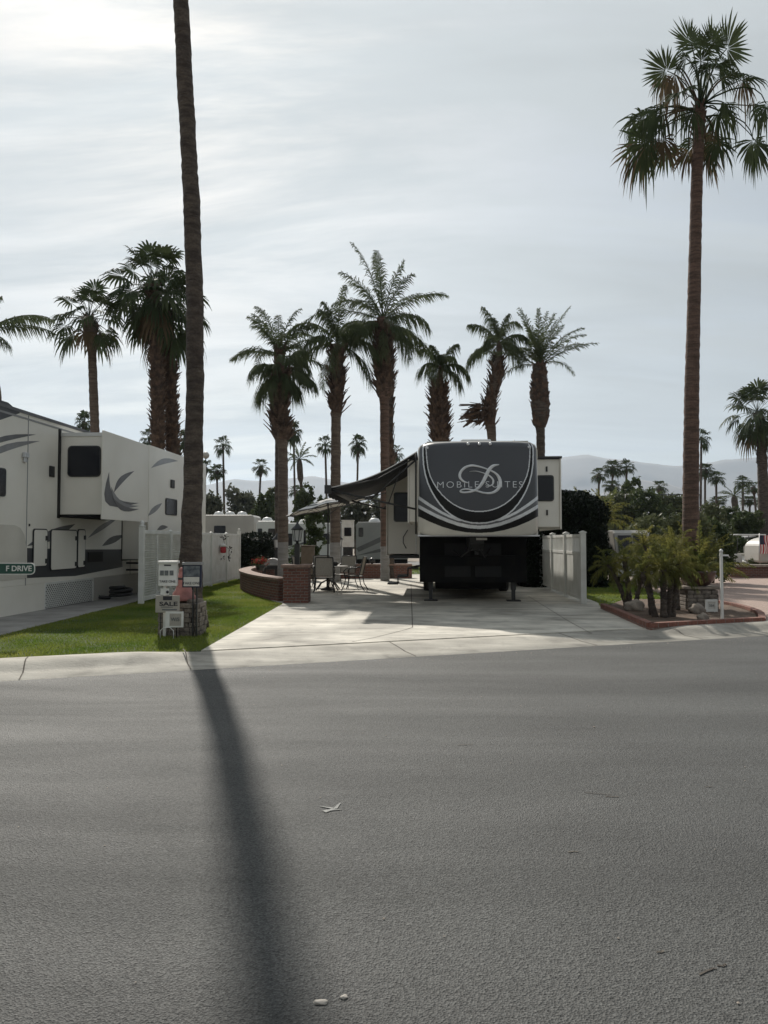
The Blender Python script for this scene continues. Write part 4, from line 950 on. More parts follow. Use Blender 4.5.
mb = MB(); mb.bx(-HW + .02, HW - .02, .36, 2.44, ZB - .05, ZB); mb.bx(-HW + .006, HW - .006, 2.40, 2.447, zl(.55), ZB - .01); mb.bx(-1.0, 1.0, 2.2, 2.4, zl(.95), zl(1.2)); mb.bx(-.9, .9, 3.4, 5.6, zl(.33), zl(.56)); mb.bx(-.8, .8, 9.0, 10.8, zl(.28), zl(.56)); [mb.bx(-1.0, 1.0, yy - .05, yy + .05, zl(.40), zl(.50)) for yy in (6.4, 7.4, 8.4)]; mb.build('underside', M['underbelly'], rv)  # includes dark tank and axle boxes added to deepen the shade below the trailer
mb = MB(); mb.bx(-HW - .01, HW + .01, .30, .36, ZB - .03, ZB + .0); mb.build('nose_trim', M['chrome'], rv)
mb = MB(); mb.bx(-1.1, 1.1, .5, 11.1, ZT - .004, ZT + .03); mb.build('roof', M['roofrubber'], rv)
mb = MB(); mb.prism_axis([(1.1, ZT + .02), (1.2, ZT + .17), (1.9, ZT + .2), (2.05, ZT + .02)], -.33, .36, 'x'); mb.build('air_conditioner', M['white_rv'], rv, bevel=.03)
mb = MB(); mb.lathe([(.03, 0), (.03, .04), (.01, .07)], 10, (.83, .8, ZT + .02)); mb.build('roof_vent', M['white_rv'], rv)
for x in (-.22, .02, .25):
    mb = MB(); y = float(cy(np.array(x), np.array(ZT - .12))); mb.lathe([(.0, -.015), (.028, -.01), (.034, .01), (.02, .025)], 12, (0, 0, 0)); o = mb.build('clearance_light', M['chrome'], rv); o.location = (x, y - .015, ZT - .08); o.rotation_euler = (PI / 2, 0, 0)
for x in (-1.1, 1.1):
    mb = MB(); mb.box((0, 0, 0), (.07, .03, .05)); o = mb.build('marker_light', M['chrome'], rv, bevel=.01); o.location = (x, float(cy(np.array(x), np.array(ZT - .13))) - .01, ZT - .13)
# emblem ribbons
def X2(X): return (X - 330) / 228
def Y2(Y): return ZT - (Y - 30) * (ZT - ZB) / 460
def ribbon(mb, pts, wds, th=.016, off=.012):
    P = smooth_path([(X2(a), Y2(b_)) for a, b_ in pts], 8); W_ = np.interp(np.linspace(0, 1, len(P)), np.linspace(0, 1, len(wds)), wds); vs = []
    for i, p_ in enumerate(P):
        d = (P[min(i + 1, len(P) - 1)] - P[max(i - 1, 0)]).normalized(); q = Vector((-d.y, d.x, 0)) * W_[i] / 228 / 2
        y = float(cy(np.array(p_.x), np.array(p_.y)))
        for s_, t in ((-1, 0), (0, .01), (1, 0)): c_ = p_ + q * s_; vs.append((c_.x, y - off - th * .5 - t, c_.y))
        for s_ in (1, -1): c_ = p_ + q * s_; vs.append((c_.x, y - off + th, c_.y))
    k = 5
    mb.add(vs, [(i * k + j, i * k + (j + 1) % k, (i + 1) * k + (j + 1) % k, (i + 1) * k + j) for i in range(len(P) - 1) for j in range(k)], 0, False)
mb = MB()
ribbon(mb, [(428, 151), (398, 158), (378, 178), (362, 210), (345, 242), (322, 268), (292, 282), (258, 286), (240, 281), (250, 272), (275, 270), (315, 278), (352, 288), (388, 289), (416, 275), (431, 248), (428, 218), (408, 192), (372, 174), (330, 160), (295, 155), (262, 166), (241, 190), (240, 214), (258, 233), (282, 240)], [4, 14, 17, 17, 16, 12, 10, 8, 7, 6, 7, 8, 8, 10, 14, 16, 15, 9, 6, 8, 10, 12, 13, 12, 8, 3])
ribbon(mb, [(285, 184), (318, 183), (352, 192), (380, 205), (398, 226), (396, 246), (378, 256), (360, 248)], [2, 4, 5, 7, 9, 7, 5, 2], off=.008)
mb.build('emblem', M['chrome'], rv)
tx = text_mesh('MOBILE SUITES', 1, M['chrome'], rv, 'lettering', .01, spacing=1.3, bold=-.014)
xs = [v.co.x for v in tx.data.vertices]; ys = [v.co.y for v in tx.data.vertices]; x0, x1, y0, y1 = min(xs), max(xs), min(ys), max(ys)
for v in tx.data.vertices:
    X = X2(130 + (v.co.x - x0) / (x1 - x0) * 412); Z = Y2(262 - (v.co.y - y0) / (y1 - y0) * 30); v.co = (X, float(cy(np.array(X), np.array(Z))) - .006 - v.co.z * .6, Z)
tx.data.flip_normals()
# pin box, landing legs
mb = MB(); mb.prism_axis([(.75, ZB - .04), (2.3, ZB - .04), (2.3, ZB - .3), (1.2, ZB - .35), (.8, ZB - .18)], -.16, .16, 'x'); mb.lathe([(.04, -.1), (.04, 0)], 10, (0, 1.0, ZB - .34)); mb.build('pin_box', M['dark_metal'], rv)
mb = MB(); mb.bx(-.02, .22, .74, .748, ZB - .11, ZB - .06); mb.build('pin_box_plate', M['signgrey'], rv)
for x in (-1.02, 1.0):
    mb = MB(); mb.bx(x - .06, x + .06, 2.62, 2.74, zl(.35), zl(1.1)); mb.bx(x - .045, x + .045, 2.635, 2.725, 0.03, zl(.5)); lg = mb.build('landing_leg', M['dark_metal'], rv)
    mb = MB(); mb.bx(x - .17, x + .17, 2.53, 2.83, .0, .03); mb.build('foot_plate', M['dark_metal'], lg, bevel=.01)
def wheel(x, y, r, w_, parent, rim='steel', name='wheel', z=None):
    o = empty(name, (x, y, r if z is None else z)); o.parent = parent; o.rotation_euler = (0, PI / 2, 0)
    mb = MB(); mb.lathe([(r * .62, -w_ / 2), (r * .93, -w_ / 2), (r, -w_ / 2 * .75), (r, w_ / 2 * .75), (r * .93, w_ / 2), (r * .62, w_ / 2)], 26, cap=False); t = mb.build('tyre', M['rubber'], o)
    mb = MB(); mb.lathe([(r * .63, -w_ * .42), (r * .5, -w_ * .3), (r * .3, -w_ * .34), (r * .2, -w_ * .44), (0.001, -w_ * .44)], 20, cap=False); mb.lathe([(r * .63, w_ * .42), (r * .5, w_ * .3), (r * .3, w_ * .34), (r * .2, w_ * .44), (0.001, w_ * .44)], 20, cap=False); mb.build('rim', M[rim], o); return o
for x in (-1.1, 1.12):
    for y in (6.4, 7.4, 8.4): wheel(x, y, .4, .26, rv)
# slide-outs
def slide(parent, x0, x1, y0, y1, z0, z1, m='pearl_side', win=None, trim='dark_metal', name='slide_out', fl=.05, outdir=1):
    mb = MB(); mb.bx(x0, x1, y0, y1, z0, z1); s_ = mb.build(name, M[m], parent, bevel=.012)
    if fl:
        mb = MB(); xo = x1 if outdir > 0 else x0; mb.bx(xo - .0, xo + .035 * outdir, y0 - fl, y1 + fl, z0 - fl, z1 + fl); mb.build('flange', M[m], s_, bevel=.01)
        mb = MB(); xi = x0 if outdir > 0 else x1; mb.bx(xi, xi + .02 * outdir, y0 - .04, y1 + .04, z0 - .04, z1 + .04); mb.build('seal', M[trim], s_)
    return s_
def rwindow(parent, c, wv, hv, w_, h_, r=.06, name='window', fr='black_plastic'):
    """rounded window; c centre, wv/hv unit axes; frame + pane"""
    c = Vector(c); wv = Vector(wv); hv = Vector(hv); nn = wv.cross(hv)
    def rr(w2, h2, r2, off):
        pts = []
        for sx, sy, a0 in ((1, 1, 0), (-1, 1, 90), (-1, -1, 180), (1, -1, 270)):
            for a in (0, 30, 60, 90): q = R(a0 + a); pts.append(c + wv * (sx * (w2 - r2) + r2 * math.cos(q)) + hv * (sy * (h2 - r2) + r2 * math.sin(q)) + nn * off)
        return pts
    o1 = rr(w_ / 2, h_ / 2, r, .003); o2 = rr(w_ / 2, h_ / 2, r, .022); k = len(o1)
    mb = MB(); mb.add(o1 + o2, [(i, (i + 1) % k, k + (i + 1) % k, k + i) for i in range(k)] + [tuple(range(k, 2 * k))]); f = mb.build(name, M[fr], parent)
    p1 = rr(w_ / 2 - .025, h_ / 2 - .025, r * .8, .0225); p2 = rr(w_ / 2 - .025, h_ / 2 - .025, r * .8, .027)
    mb = MB(); mb.add(p1 + p2, [(i, (i + 1) % k, k + (i + 1) % k, k + i) for i in range(k)] + [tuple(range(k, 2 * k))]); mb.build('pane', M['glass'], f); return f
s_ = slide(rv, HW - .02, 1.93, 1.45, 4.6, zl(1.87), zl(3.43)); rwindow(s_, (1.60, 1.45, zl(2.76)), (1, 0, 0), (0, 0, 1), .40, .60)
mb = MB(); mb.bx(HW + .02, 1.98, 1.38, 4.66, zl(3.44), zl(3.49)); mb.build('slide_topper', M['dark_metal'], s_)
for z in (2.2, 3.2):
    mb = MB(); mb.bx(1.62, 1.66, 1.43, 1.45, zl(z) - .06, zl(z) + .06); mb.build('latch', M['dark_metal'], s_)
s_ = slide(rv, -1.50, -HW + .02, .9, 3.2, zl(1.98), zl(3.36), outdir=-1, fl=.03)
s_ = slide(rv, -2.19, -HW + .02, 4.4, 8.6, zl(1.20), zl(3.46), outdir=-1, fl=.04); rwindow(s_, (-1.80, 4.4, zl(2.47)), (1, 0, 0), (0, 0, 1), .44, .80)
mb = MB(); mb.tube([(-1.68, 4.38, zl(1.35)), (-1.76, 4.34, zl(1.5)), (-1.76, 4.34, zl(1.65)), (-1.64, 4.38, zl(1.85))], .012, 6); mb.build('cable', M['black_plastic'], s_)
mb = MB(); mb.bx(-2.15, -1.3, 4.5, 8.5, zl(1.08), zl(1.16)); mb.build('slide_underside', M['dark_metal'], s_)
# entry door with steps and grab handle
mb = MB(); mb.bx(-HW - .02, -HW + .0, 3.5, 4.2, zl(.95), zl(2.9)); d_ = mb.build('door', M['pearl_side'], rv, bevel=.01)
mb = MB(); mb.tube([(-HW - .03, 3.42, zl(1.2)), (-HW - .1, 3.42, zl(1.25)), (-HW - .1, 3.42, zl(1.9)), (-HW - .03, 3.42, zl(1.95))], .014, 6); mb.build('grab_handle', M['chrome'], rv)
st = MB()
for i, (x, z) in enumerate([(-1.48, .86), (-1.74, .66), (-2.0, .46)]): st.bx(x - .14, x + .14, 3.45, 4.25, zl(z) - .03, zl(z))
for y in (3.45, 4.25): st.tube([(-1.3, y, zl(.9)), (-1.62, y, zl(.84)), (-1.62, y, zl(.64)), (-1.88, y, zl(.62)), (-1.88, y, zl(.44)), (-2.1, y, zl(.44))], .018, 6)
st.build('entry_step', M['dark_metal'], rv)
# awning
aw = empty('awning', (0, 0, 0)); aw.parent = rv
xi, zi, xo, zo, ya, yb = -HW - .02, zl(3.52), -3.28, zl(2.72), .65, 5.1
fab = MB(); ns = 14; vs = []
for j in range(2):
    y = (ya, yb)[j]
    for i in range(ns + 1):
        f = i / ns; vs.append((xi + (xo - xi) * f, y, zi + (zo - zi) * f - .13 * math.sin(PI * f)))
for j in range(2):
    y = (ya, yb)[j]
    for i in range(ns + 1):
        f = i / ns; vs.append((xi + (xo - xi) * f, y, zi + (zo - zi) * f - .13 * math.sin(PI * f) - .012))
k = ns + 1
fs = [(i, i + 1, k + i + 1, k + i) for i in range(ns)] + [(2 * k + i, 3 * k + i, 3 * k + i + 1, 2 * k + i + 1) for i in range(ns)] + [(i, 2 * k + i, 2 * k + i + 1, i + 1) for i in range(ns)] + [(k + i, k + i + 1, 3 * k + i + 1, 3 * k + i) for i in range(ns)]
fab.add(vs, fs, 0, True); fab.build('fabric', M['awning'], aw)
mb = MB(); mb.tube([(xi + (xo - xi) * i / ns, ya - .005, zi + (zo - zi) * i / ns - .13 * math.sin(PI * i / ns) + .01) for i in range(ns + 1)], .012, 6); mb.build('edge_piping', M['canvas_white'], aw)
mb = MB(); mb.tube([(xo, ya - .06, zo), (xo, yb + .06, zo)], .06, 12); mb.bx(xo - .09, xo + .06, ya - .09, ya - .05, zo - .12, zo + .07); mb.build('roller', M['dark_metal'], aw)
mb = MB()   # scalloped drop along the roller
vs = []
for i in range(41): y = ya + (yb - ya) * i / 40; vs += [(xo - .02, y, zo - .03), (xo - .02, y, zo - .17 - .03 * abs(math.sin(i * PI / 5)))]
mb.add(vs, [(2 * i, 2 * i + 1, 2 * i + 3, 2 * i + 2) for i in range(40)]); mb.build('valance', M['awning'], aw)
for y in (ya - .03, yb + .03):
    mb = MB(); mb.tube([(xo + .02, y, zo - .03), (-2.35, y, zl(2.47)), (-HW - .04, y, zl(2.25))], .024, 6); mb.tube([(-2.35, y, zl(2.47)), (-HW - .04, y, zl(3.35))], .02, 6); mb.tube([(xo + .05, y, zo - .02), (-2.2, y, zo + .2), (-HW - .04, y, zl(3.4))], .016, 6)
    mb.tube([(-1.95, y, zl(2.38)), (-1.7, y, zl(3.1))], .014, 5); mb.tube([(-HW - .05, y, zl(1.7)), (-HW - .05, y, zl(3.5))], .02, 6)
    mb.build('arm', M['dark_metal'], aw)

# ------------------------------------------------------------------ left fifth-wheel trailer
LX = -7.4; LY = 14.3
rl = empty('travel_trailer', (LX, LY, .08), -A_, 'pearl white trailer with grey swoosh decals and an open slide-out, cut by the left edge', 'trailer')
def sp(px, py, xoff=0.0):
    """point on the trailer's long side (local y, z)"""
    q = (px - 384) / F; X0 = LX + xoff * V2.x; Y0 = LY + xoff * V2.y
    # X = X0 + sin*s ; Y = Y0 + cos*s ; X/Y = q  (flat approximation corrected with the true ray below)
    s = 8.0
    for _ in range(30):
        P = Vector((X0 + U2.x * s, Y0 + U2.y * s, 0)); w_ = at(px, py, P.y); s += (w_.x - P.x) / (U2.x - (w_.x / P.y) * U2.y)
    return s, at(px, py, Y0 + U2.y * s).z - .08
LT = 4.12
mb = MB(); mb.prism_axis([(-4.6, 1.9), (-4.9, 2.6), (-4.6, 3.9), (-4.2, LT), (10.9, LT), (10.9, .55), (-1.9, .55), (-2.0, 1.75)], -2.5, 0, 'x'); mb.build('body', M['pearl_side'], rl, bevel=.03)
mb = MB(); mb.bx(-.03, .02, -4.2, 10.92, LT - .05, LT + .015); mb.build('roof_edge_trim', M['grey_vinyl'], rl)
mb = MB(); mb.bx(-2.45, -.05, -4.1, 10.8, LT + .001, LT + .03); mb.build('roof', M['roofrubber'], rl)
mb = MB()
for yy in (.9, 6.2, 9.3): mb.bx(.0, .006, yy - .012, yy + .012, .56, LT - .06)
mb.bx(.0, .008, -4.2, 10.9, LT - .16, LT - .12); mb.build('seam_trim', M['grey_rv'], rl)
def decal(parent, pts, m, xoff, name='decal', th=.004, xf=None):
    P = [sp(x, y, xoff if xf is None else xf) for x, y in pts]; mb = MB(); mb.prism_axis(P, xoff + .001, xoff + th, 'x'); return mb.build(name, M[m], parent)
def arc(p, q, bend, n=7):
    out = []
    for i in range(n + 1):
        f = i / n; x = p[0] + (q[0] - p[0]) * f; y = p[1] + (q[1] - p[1]) * f; out.append((x - (q[1] - p[1]) * bend * math.sin(PI * f), y + (q[0] - p[0]) * bend * math.sin(PI * f)))
    return out
def crescent(p, q, b1, b2): return arc(p, q, b1) + arc(p, q, b2)[::-1][1:-1]
decal(rl, crescent((-30, 452), (36, 434.5), -.10, -.02), 'grey_vinyl', 0)
decal(rl, crescent((-30, 467), (40, 441), -.12, -.03), 'mid_vinyl', 0)
decal(rl, [(-30, 392), (0, 400), (8, 402.5), (20, 413), (0, 420), (-30, 432)], 'gunmetal', 0)
decal(rl, crescent((88, 538), (118, 518), -.10, .03), 'mid_vinyl', 0)
decal(rl, crescent((102, 546), (124, 535), -.16, .1), 'grey_vinyl', 0)
decal(rl, [(27, 548), (75, 549.5), (122.3, 549.3), (122.3, 567), (75, 576), (27, 578)], 'gunmetal', 0)
decal(rl, crescent((27, 546), (75, 524), -.09, .10), 'grey_vinyl', 0, th=.008)
decal(rl, [(-40, 523), (14, 525), (20, 528), (24, 535), (26, 548), (26, 578), (-40, 585)], 'pearl', 0, 'bay_panel', .012)
def door_frame(parent, x0, x1, y0, y1, xoff=0.0, name='compartment_door'):
    a = sp(x0, y0); b_ = sp(x1, y1); zt = sp(x0, y0)[1]; zb = sp((x0 + x1) / 2, y1)[1]; yc = (a[0] + b_[0]) / 2; w_ = b_[0] - a[0]
    f = rwindow(parent, (0.004, yc, (zt + zb) / 2), (0, 1, 0), (0, 0, 1), w_, zt - zb, .07, name)
    for ch in list(f.children): ch.data.materials[0] = M['pearl_side']; ch.name = 'door_skin'
    mb = MB()
    for zz in (zb + .12, zt - .2): mb.bx(.02, .05, yc + w_ / 2 - .1, yc + w_ / 2 - .02, zz - .05, zz + .05)
    mb.build('latch', M['black_plastic'], f); return f
door_frame(rl, 32.5, 46, 528.5, 567); door_frame(rl, 50, 75.5, 529, 570); door_frame(rl, 77, 84, 529, 568)
a = sp(51, 466); mb = MB(); mb.bx(.004, .03, a[0] - .09, a[0] + .12, sp(51, 477)[1], a[1]); mb.build('vent', M['black_plastic'], rl, bevel=.01)
a = sp(24, 455); mb = MB(); mb.box((.04, a[0], a[1]), (.07, .16, .10)); mb.box((.03, a[0], a[1] - .09), (.04, .1, .12)); mb.build('porch_light', M['chrome'], rl, bevel=.01)
a = sp(0, 482); rwindow(rl, (0, a[0] - .2, a[1]), (0, 1, 0), (0, 0, 1), .75, .55)
a = sp(29, 525); mb = MB(); mb.box((.01, a[0], a[1]), (.02, .03, .05)); mb.build('outlet', M['dark_metal'], rl)
mb = MB(); a = sp(95, 557); mb.bx(.008, .02, a[0] - .4, a[0] + .4, a[1] - .12, a[1] + .12); mb.build('storage_tray', M['gloss_black'], rl)
# slide-out with the window
y0 = sp(60, 470)[0]; 
x1 = 1.0; ys = y0
z0, z1 = sp(60, 516)[1], sp(60, 430.5)[1]
s_ = slide(rl, -.01, x1, ys, ys + 2.45, z0 + .03, z1 - .12, fl=.11, trim='gloss_black')
mb = MB(); mb.bx(-.004, .02, ys - .1, ys - .0, z0 - .05, z1 + .03); mb.build('black_seal', M['gloss_black'], s_)
mb = MB(); mb.bx(0.0, x1, ys - .02, ys + 2.46, z1 - .13, z1 - .05); mb.build('slide_topper', M['white_rv'], s_)
mb = MB(); mb.bx(0.02, x1 - .02, ys - .01, ys + 2.4, z0 - .03, z0 + .03); mb.build('slide_underside', M['underbelly'], s_)
def fx(px, Y_): return 0
wc = ys; # window on the near face
fac_l = at(60, 470, LY + ys).x; fac_r = at(103, 470, LY + ys).x; fw = fac_r - fac_l
rwindow(s_, (x1 * .56, ys, sp(60, 461.5)[1]), (1, 0, 0), (0, 0, 1), x1 * .76, .70, .09)
XO = x1 + .035
decal(s_, crescent((109, 472), (139, 503), .55, .30), 'grey_vinyl', XO); decal(s_, crescent((111, 487), (139, 506), .34, .18), 'mid_vinyl', XO, th=.007); decal(s_, crescent((112, 497), (139, 509), .28, .12), 'grey_vinyl', XO, th=.01); decal(s_, crescent((114, 492), (134, 471), -.2, -.02), 'grey_vinyl', XO, th=.009)
# rear slide-out
y2 = sp(122, 540)[0]
s2_ = slide(rl, -.01, .70, y2, y2 + 5.0, .98, 4.02, fl=.04, trim='gloss_black')
XO2 = .735
decal(s2_, crescent((151, 468), (178, 461), -.22, -.02), 'mid_vinyl', XO2); decal(s2_, crescent((148, 516), (162, 503), -.15, .1), 'mid_vinyl', XO2); decal(s2_, crescent((157, 530), (168, 527), -.3, .1), 'grey_vinyl', XO2)
a = sp(171, 507, XO2); rwindow(s2_, (XO2, a[0], a[1]), (0, 1, 0), (0, 0, 1), .95, .48)
a = sp(172, 484, XO2); mb = MB(); mb.box((XO2 + .02, a[0], a[1]), (.04, .28, .24)); mb.build('vent', M['black_plastic'], s2_, bevel=.01)
mb = MB()
for z in (.9, .72): mb.bx(.1, .62, y2 + .05, y2 + .2, z - .05, z)
mb.build('slide_rail', M['dark_metal'], s2_)
# skirt
mb = MB(); a = sp(45, 600)[0]; b_ = sp(93, 600)[0]; e = sp(122, 600)[0]
mb.bx(-.02, .0, -3.0, a, .0, .56); mb.build('skirt', M['pearl_side'], rl)
mb = MB(); mb.bx(-.02, .0, b_, 10.8, .0, .56); mb.build('skirt', M['beige_rv'], rl)
mb = MB()
mb.bx(-.045, -.03, a, b_, 0, .56, 1)
k = int((b_ - a) / .085)
for i in range(-7, k + 1):
    for sg in (1, -1):
        y = a + i * .085
        pA = (y, .01) if sg > 0 else (y + .55, .01); pB = (y + .55, .56) if sg > 0 else (y, .56)
        # clip to the panel
        def clip(p, q):
            (u0, v0), (u1, v1) = p, q
            for lim, side in ((a, 1), (b_, -1)):
                if (u0 - lim) * side < 0 and (u1 - lim) * side < 0: return None
                if (u0 - lim) * side < 0: t = (lim - u0) / (u1 - u0); u0, v0 = lim, v0 + t * (v1 - v0)
                elif (u1 - lim) * side < 0: t = (lim - u0) / (u1 - u0); u1, v1 = lim, v0 + t * (v1 - v0)
            return (u0, v0), (u1, v1)
        cl = clip(pA, pB)
        if cl:
            (u0, v0), (u1, v1) = cl
            if abs(u1 - u0) < .02: continue
            xx = -.012 if sg > 0 else -.004
            mb.add([(xx, u0 - .02, v0), (xx, u0 + .02, v0), (xx, u1 + .02, v1), (xx, u1 - .02, v1)], [(0, 1, 2, 3)], 0)
mb.bx(-.02, .004, a - .02, b_ + .02, .53, .57); mb.bx(-.02, .004, a - .02, a + .02, 0, .53); mb.bx(-.02, .004, b_ - .02, b_ + .02, 0, .53)
mb.build('lattice_skirt', [M['lattice'], M['underbelly']], rl)
for y in (4.6, 5.6, 6.6): wheel(-.15, y, .4, .26, rl)
# dark hose and bag on the ground beside the trailer
p0 = gnd(112, 600); mb = MB(); rnd.seed(2)
pts = [(-.55, -.1, .42), (-.5, -.1, .2), (-.35, -.12, .06), (-.1, -.1, .05)] + [(.25 * math.cos(a_) + .15, .22 * math.sin(a_), .05 + .09 * a_ / 6) for a_ in np.linspace(3.1, 18, 40)]
mb.tube(pts, .045, 8); o = mb.build('hose', M['black_plastic']); o.location = p0 + Vector((0, .2, 0)); tag(o, 'coil of thick black hose lying beside the left trailer skirt', 'hose')
# ------------------------------------------------------------------ fences
fl = empty('vinyl_fence', (-5.72, 17.5, .07), 0, 'white louvred and boarded vinyl fence on the lawn behind the towering bare trunk', 'fence')
fe = Vector((-5.56, 28.4, 0)) - Vector((-5.72, 17.5, 0)); fl.rotation_euler = (0, 0, -math.atan2(fe.x, fe.y)); FLn = fe.length; H_ = 1.74
nb_ = 5; seg = FLn / nb_
for i in range(nb_ + 1):
    mb = MB(); y = i * seg; hh = H_ + (.08 if i in (0, nb_) else -.02); mb.bx(-.06, .06, y - .06, y + .06, 0, hh); po = mb.build('post', M['white_vinyl'], fl, bevel=.008)
    mb = MB(); mb.lathe([(.085, hh), (.085, hh + .02), (.04, hh + .04), (.055, hh + .08), (.045, hh + .12), (.005, hh + .15)] if i in (0, nb_) else [(.085, hh), (.085, hh + .02), (.01, hh + .06)], 12, (0, y, 0)); mb.build('post_cap', M['white_vinyl'], po)
for i in range(nb_):
    ya_, yb_ = i * seg + .06, (i + 1) * seg - .06; mb = MB(); mb.bx(-.03, .03, ya_, yb_, H_ - .09, H_); mb.bx(-.03, .03, ya_, yb_, .06, .16); mb.build('rail', M['white_vinyl'], fl, bevel=.006)
    mb = MB()
    if i < 2:
        for j in range(26):
            z = .18 + j * .057; mb.box((0, (ya_ + yb_) / 2, z + .02), (.012, yb_ - ya_, .06), 0, 0, Matrix.Rotation(R(28), 3, 'Y'))
        mb.bx(-.028, .028, (ya_ + yb_) / 2 - .03, (ya_ + yb_) / 2 + .03, .16, H_ - .09)
    else:
        k = 12; wd = (yb_ - ya_) / k
        for j in range(k): mb.bx(-.012, .012, ya_ + j * wd + .004, ya_ + (j + 1) * wd - .004, .16, H_ - .09)
        mb.bx(-.008, .008, ya_, yb_, .16, H_ - .09)
    mb.build('panel', M['white_vinyl'], fl)
# ornament hanging on that fence
o = empty('wall_ornament', gnd(219, 583), 0, 'small red and white lantern ornament with dark leaves hanging on the white boarded fence', 'ornament'); o.location.x = -5.53; o.location.y = 25.2; oz = at(219, 549, o.location.y).z
o.location = (-5.47, 25.2, oz)
mb = MB(); mb.lathe([(.05, -.14), (.1, -.12), (.1, .05), (.05, .09)], 12); mb.build('red_lantern', M['red'], o)
mb = MB(); mb.lathe([(.12, .08), (.14, .11), (.05, .17), (.01, .24)], 12); mb.build('lantern_cap', M['white_paint'], o)
mb = MB(); rnd.seed(8)
for (cx_, cz_) in ((.22, 0), (.26, -.16), (.18, -.34), (-.04, .36), (.1, .4), (-.02, -.3)):
    for i in range(6):
        a = rnd.uniform(0, 6.28); mb.add([(cx_, 0, cz_), (cx_ + .07 * math.cos(a) - .02, .01, cz_ + .07 * math.sin(a)), (cx_ + .11 * math.cos(a), -.01, cz_ + .11 * math.sin(a)), (cx_ + .07 * math.cos(a) + .02, .01, cz_ + .06 * math.sin(a))], [(0, 1, 2, 3)])
mb.tube([(.0, 0, .4), (.05, 0, .1), (.2, 0, 0), (.2, 0, -.36)], .01, 5); mb.build('metal_leaves', M['dark_metal'], o)

fr = empty('picket_fence', (4.67, 17.4, .08), -A_, 'white privacy fence with spindle top standing right of the big trailer', 'fence')
ys_ = [0, 2.15, 4.3, 6.45]; H2 = 1.66
for y in ys_:
    mb = MB(); mb.bx(-.064, .064, y - .064, y + .064, 0, H2); po = mb.build('post', M['white_vinyl'], fr, bevel=.008)
    mb = MB(); mb.prism_axis([(-.08, H2), (.08, H2), (.08, H2 + .02), (0, H2 + .055), (-.08, H2 + .02)], y - .08, y + .08, 'y'); mb.build('post_cap', M['white_vinyl'], po)
for ya_, yb_ in zip(ys_[:-1], ys_[1:]):
    mb = MB()
    for z in (.08, 1.14, 1.56): mb.bx(-.025, .025, ya_ + .064, yb_ - .064, z, z + .075)
    mb.build('rail', M['white_vinyl'], fr, bevel=.005)
    mb = MB(); k = 13; wd = (yb_ - ya_ - .13) / k
    for j in range(k): mb.bx(-.012, .012, ya_ + .065 + j * wd + .004, ya_ + .065 + (j + 1) * wd - .012, .155, 1.14)
    mb.bx(-.003, .003, ya_ + .065, yb_ - .065, .155, 1.14)
    for j in range(12): y = ya_ + .065 + (j + .8) * (yb_ - ya_ - .13) / 12.6; mb.bx(-.018, .018, y - .018, y + .018, 1.215, 1.56)
    mb.build('panel', M['white_vinyl'], fr)

# ------------------------------------------------------------------ stone pillar, flyer boxes and signs at the kerb
pc = gnd(178, 636.5, .07); pil = empty('stone_pillar', (pc.x, pc.y + .28, .07), 0, 'short grey stone-clad pillar at the lawn corner in front of the towering trunk', 'pillar')
mb = MB(); rnd.seed(12)
mb.bx(-.26, .26, -.24, .24, 0, .50)
for row in range(7):
    z0_ = row * .073; x = -.31
    while x < .29:
        wd = rnd.uniform(.08, .2); x2 = min(x + wd, .31); dpt = rnd.uniform(.0, .045); mb.box(((x + x2) / 2, -.25 - dpt / 2, z0_ + .036), (x2 - x - .01, .07 + dpt, .064), rnd.uniform(-.04, .04)); x = x2
    for sx in (-1, 1):
        y = -.24
        while y < .24: wd = rnd.uniform(.08, .2); y2_ = min(y + wd, .25); mb.box((sx * (.27 + rnd.uniform(0, .03)), (y + y2_) / 2, z0_ + .036), (.07, y2_ - y - .01, .064)); y = y2_
for i in range(9): mb.box((rnd.uniform(-.24, .24), rnd.uniform(-.2, .2), .52 + rnd.uniform(0, .02)), (rnd.uniform(.12, .2), rnd.uniform(.1, .18), .05), rnd.uniform(0, 3))
M['stone_face'] = mat('stacked_stone', (.27, .235, .2), .9, (.14, .118, .1), scale=9, bump=.8, bscale=40, fine=.2, fscale=60, detail=6)
mb.build('stone_cladding', M['stone_face'], pil, bevel=.012)
PYY = pil.location.y
def placed(px, py, Y): return at(px, py, Y)
# pink bell shaped ornament
q = at(183.5, 600, PYY); o = empty('ornament', (q.x, PYY, .07 + .54), 0, 'faded pink bell-shaped ornament with a knob standing on the stone pillar', 'ornament')
mb = MB(); mb.lathe([(.21, 0), (.215, .05), (.17, .08), (.165, .12), (.13, .16), (.10, .27), (.10, .36)], 18); mb.build('bell', M['pink'], o)
mb = MB(); mb.lathe([(.13, .36), (.13, .39), (.085, .41), (.07, .47), (.085, .48), (.05, .52), (.01, .53)], 16); mb.build('lid', M['pink'], o)
mb = MB(); mb.lathe([(.108, .33), (.112, .35), (.108, .37)], 16, cap=False); mb.build('band', M['dark_metal'], o)
def panel_px(mb, px0, py0, px1, py1, Y, th, mi=0, o=Vector((0, 0, 0))):
    a = at(px0, py0, Y) - o; b_ = at(px1, py1, Y) - o; mb.bx(a.x, b_.x, Y - o.y, Y - o.y + th, b_.z, a.z, mi); return a, b_
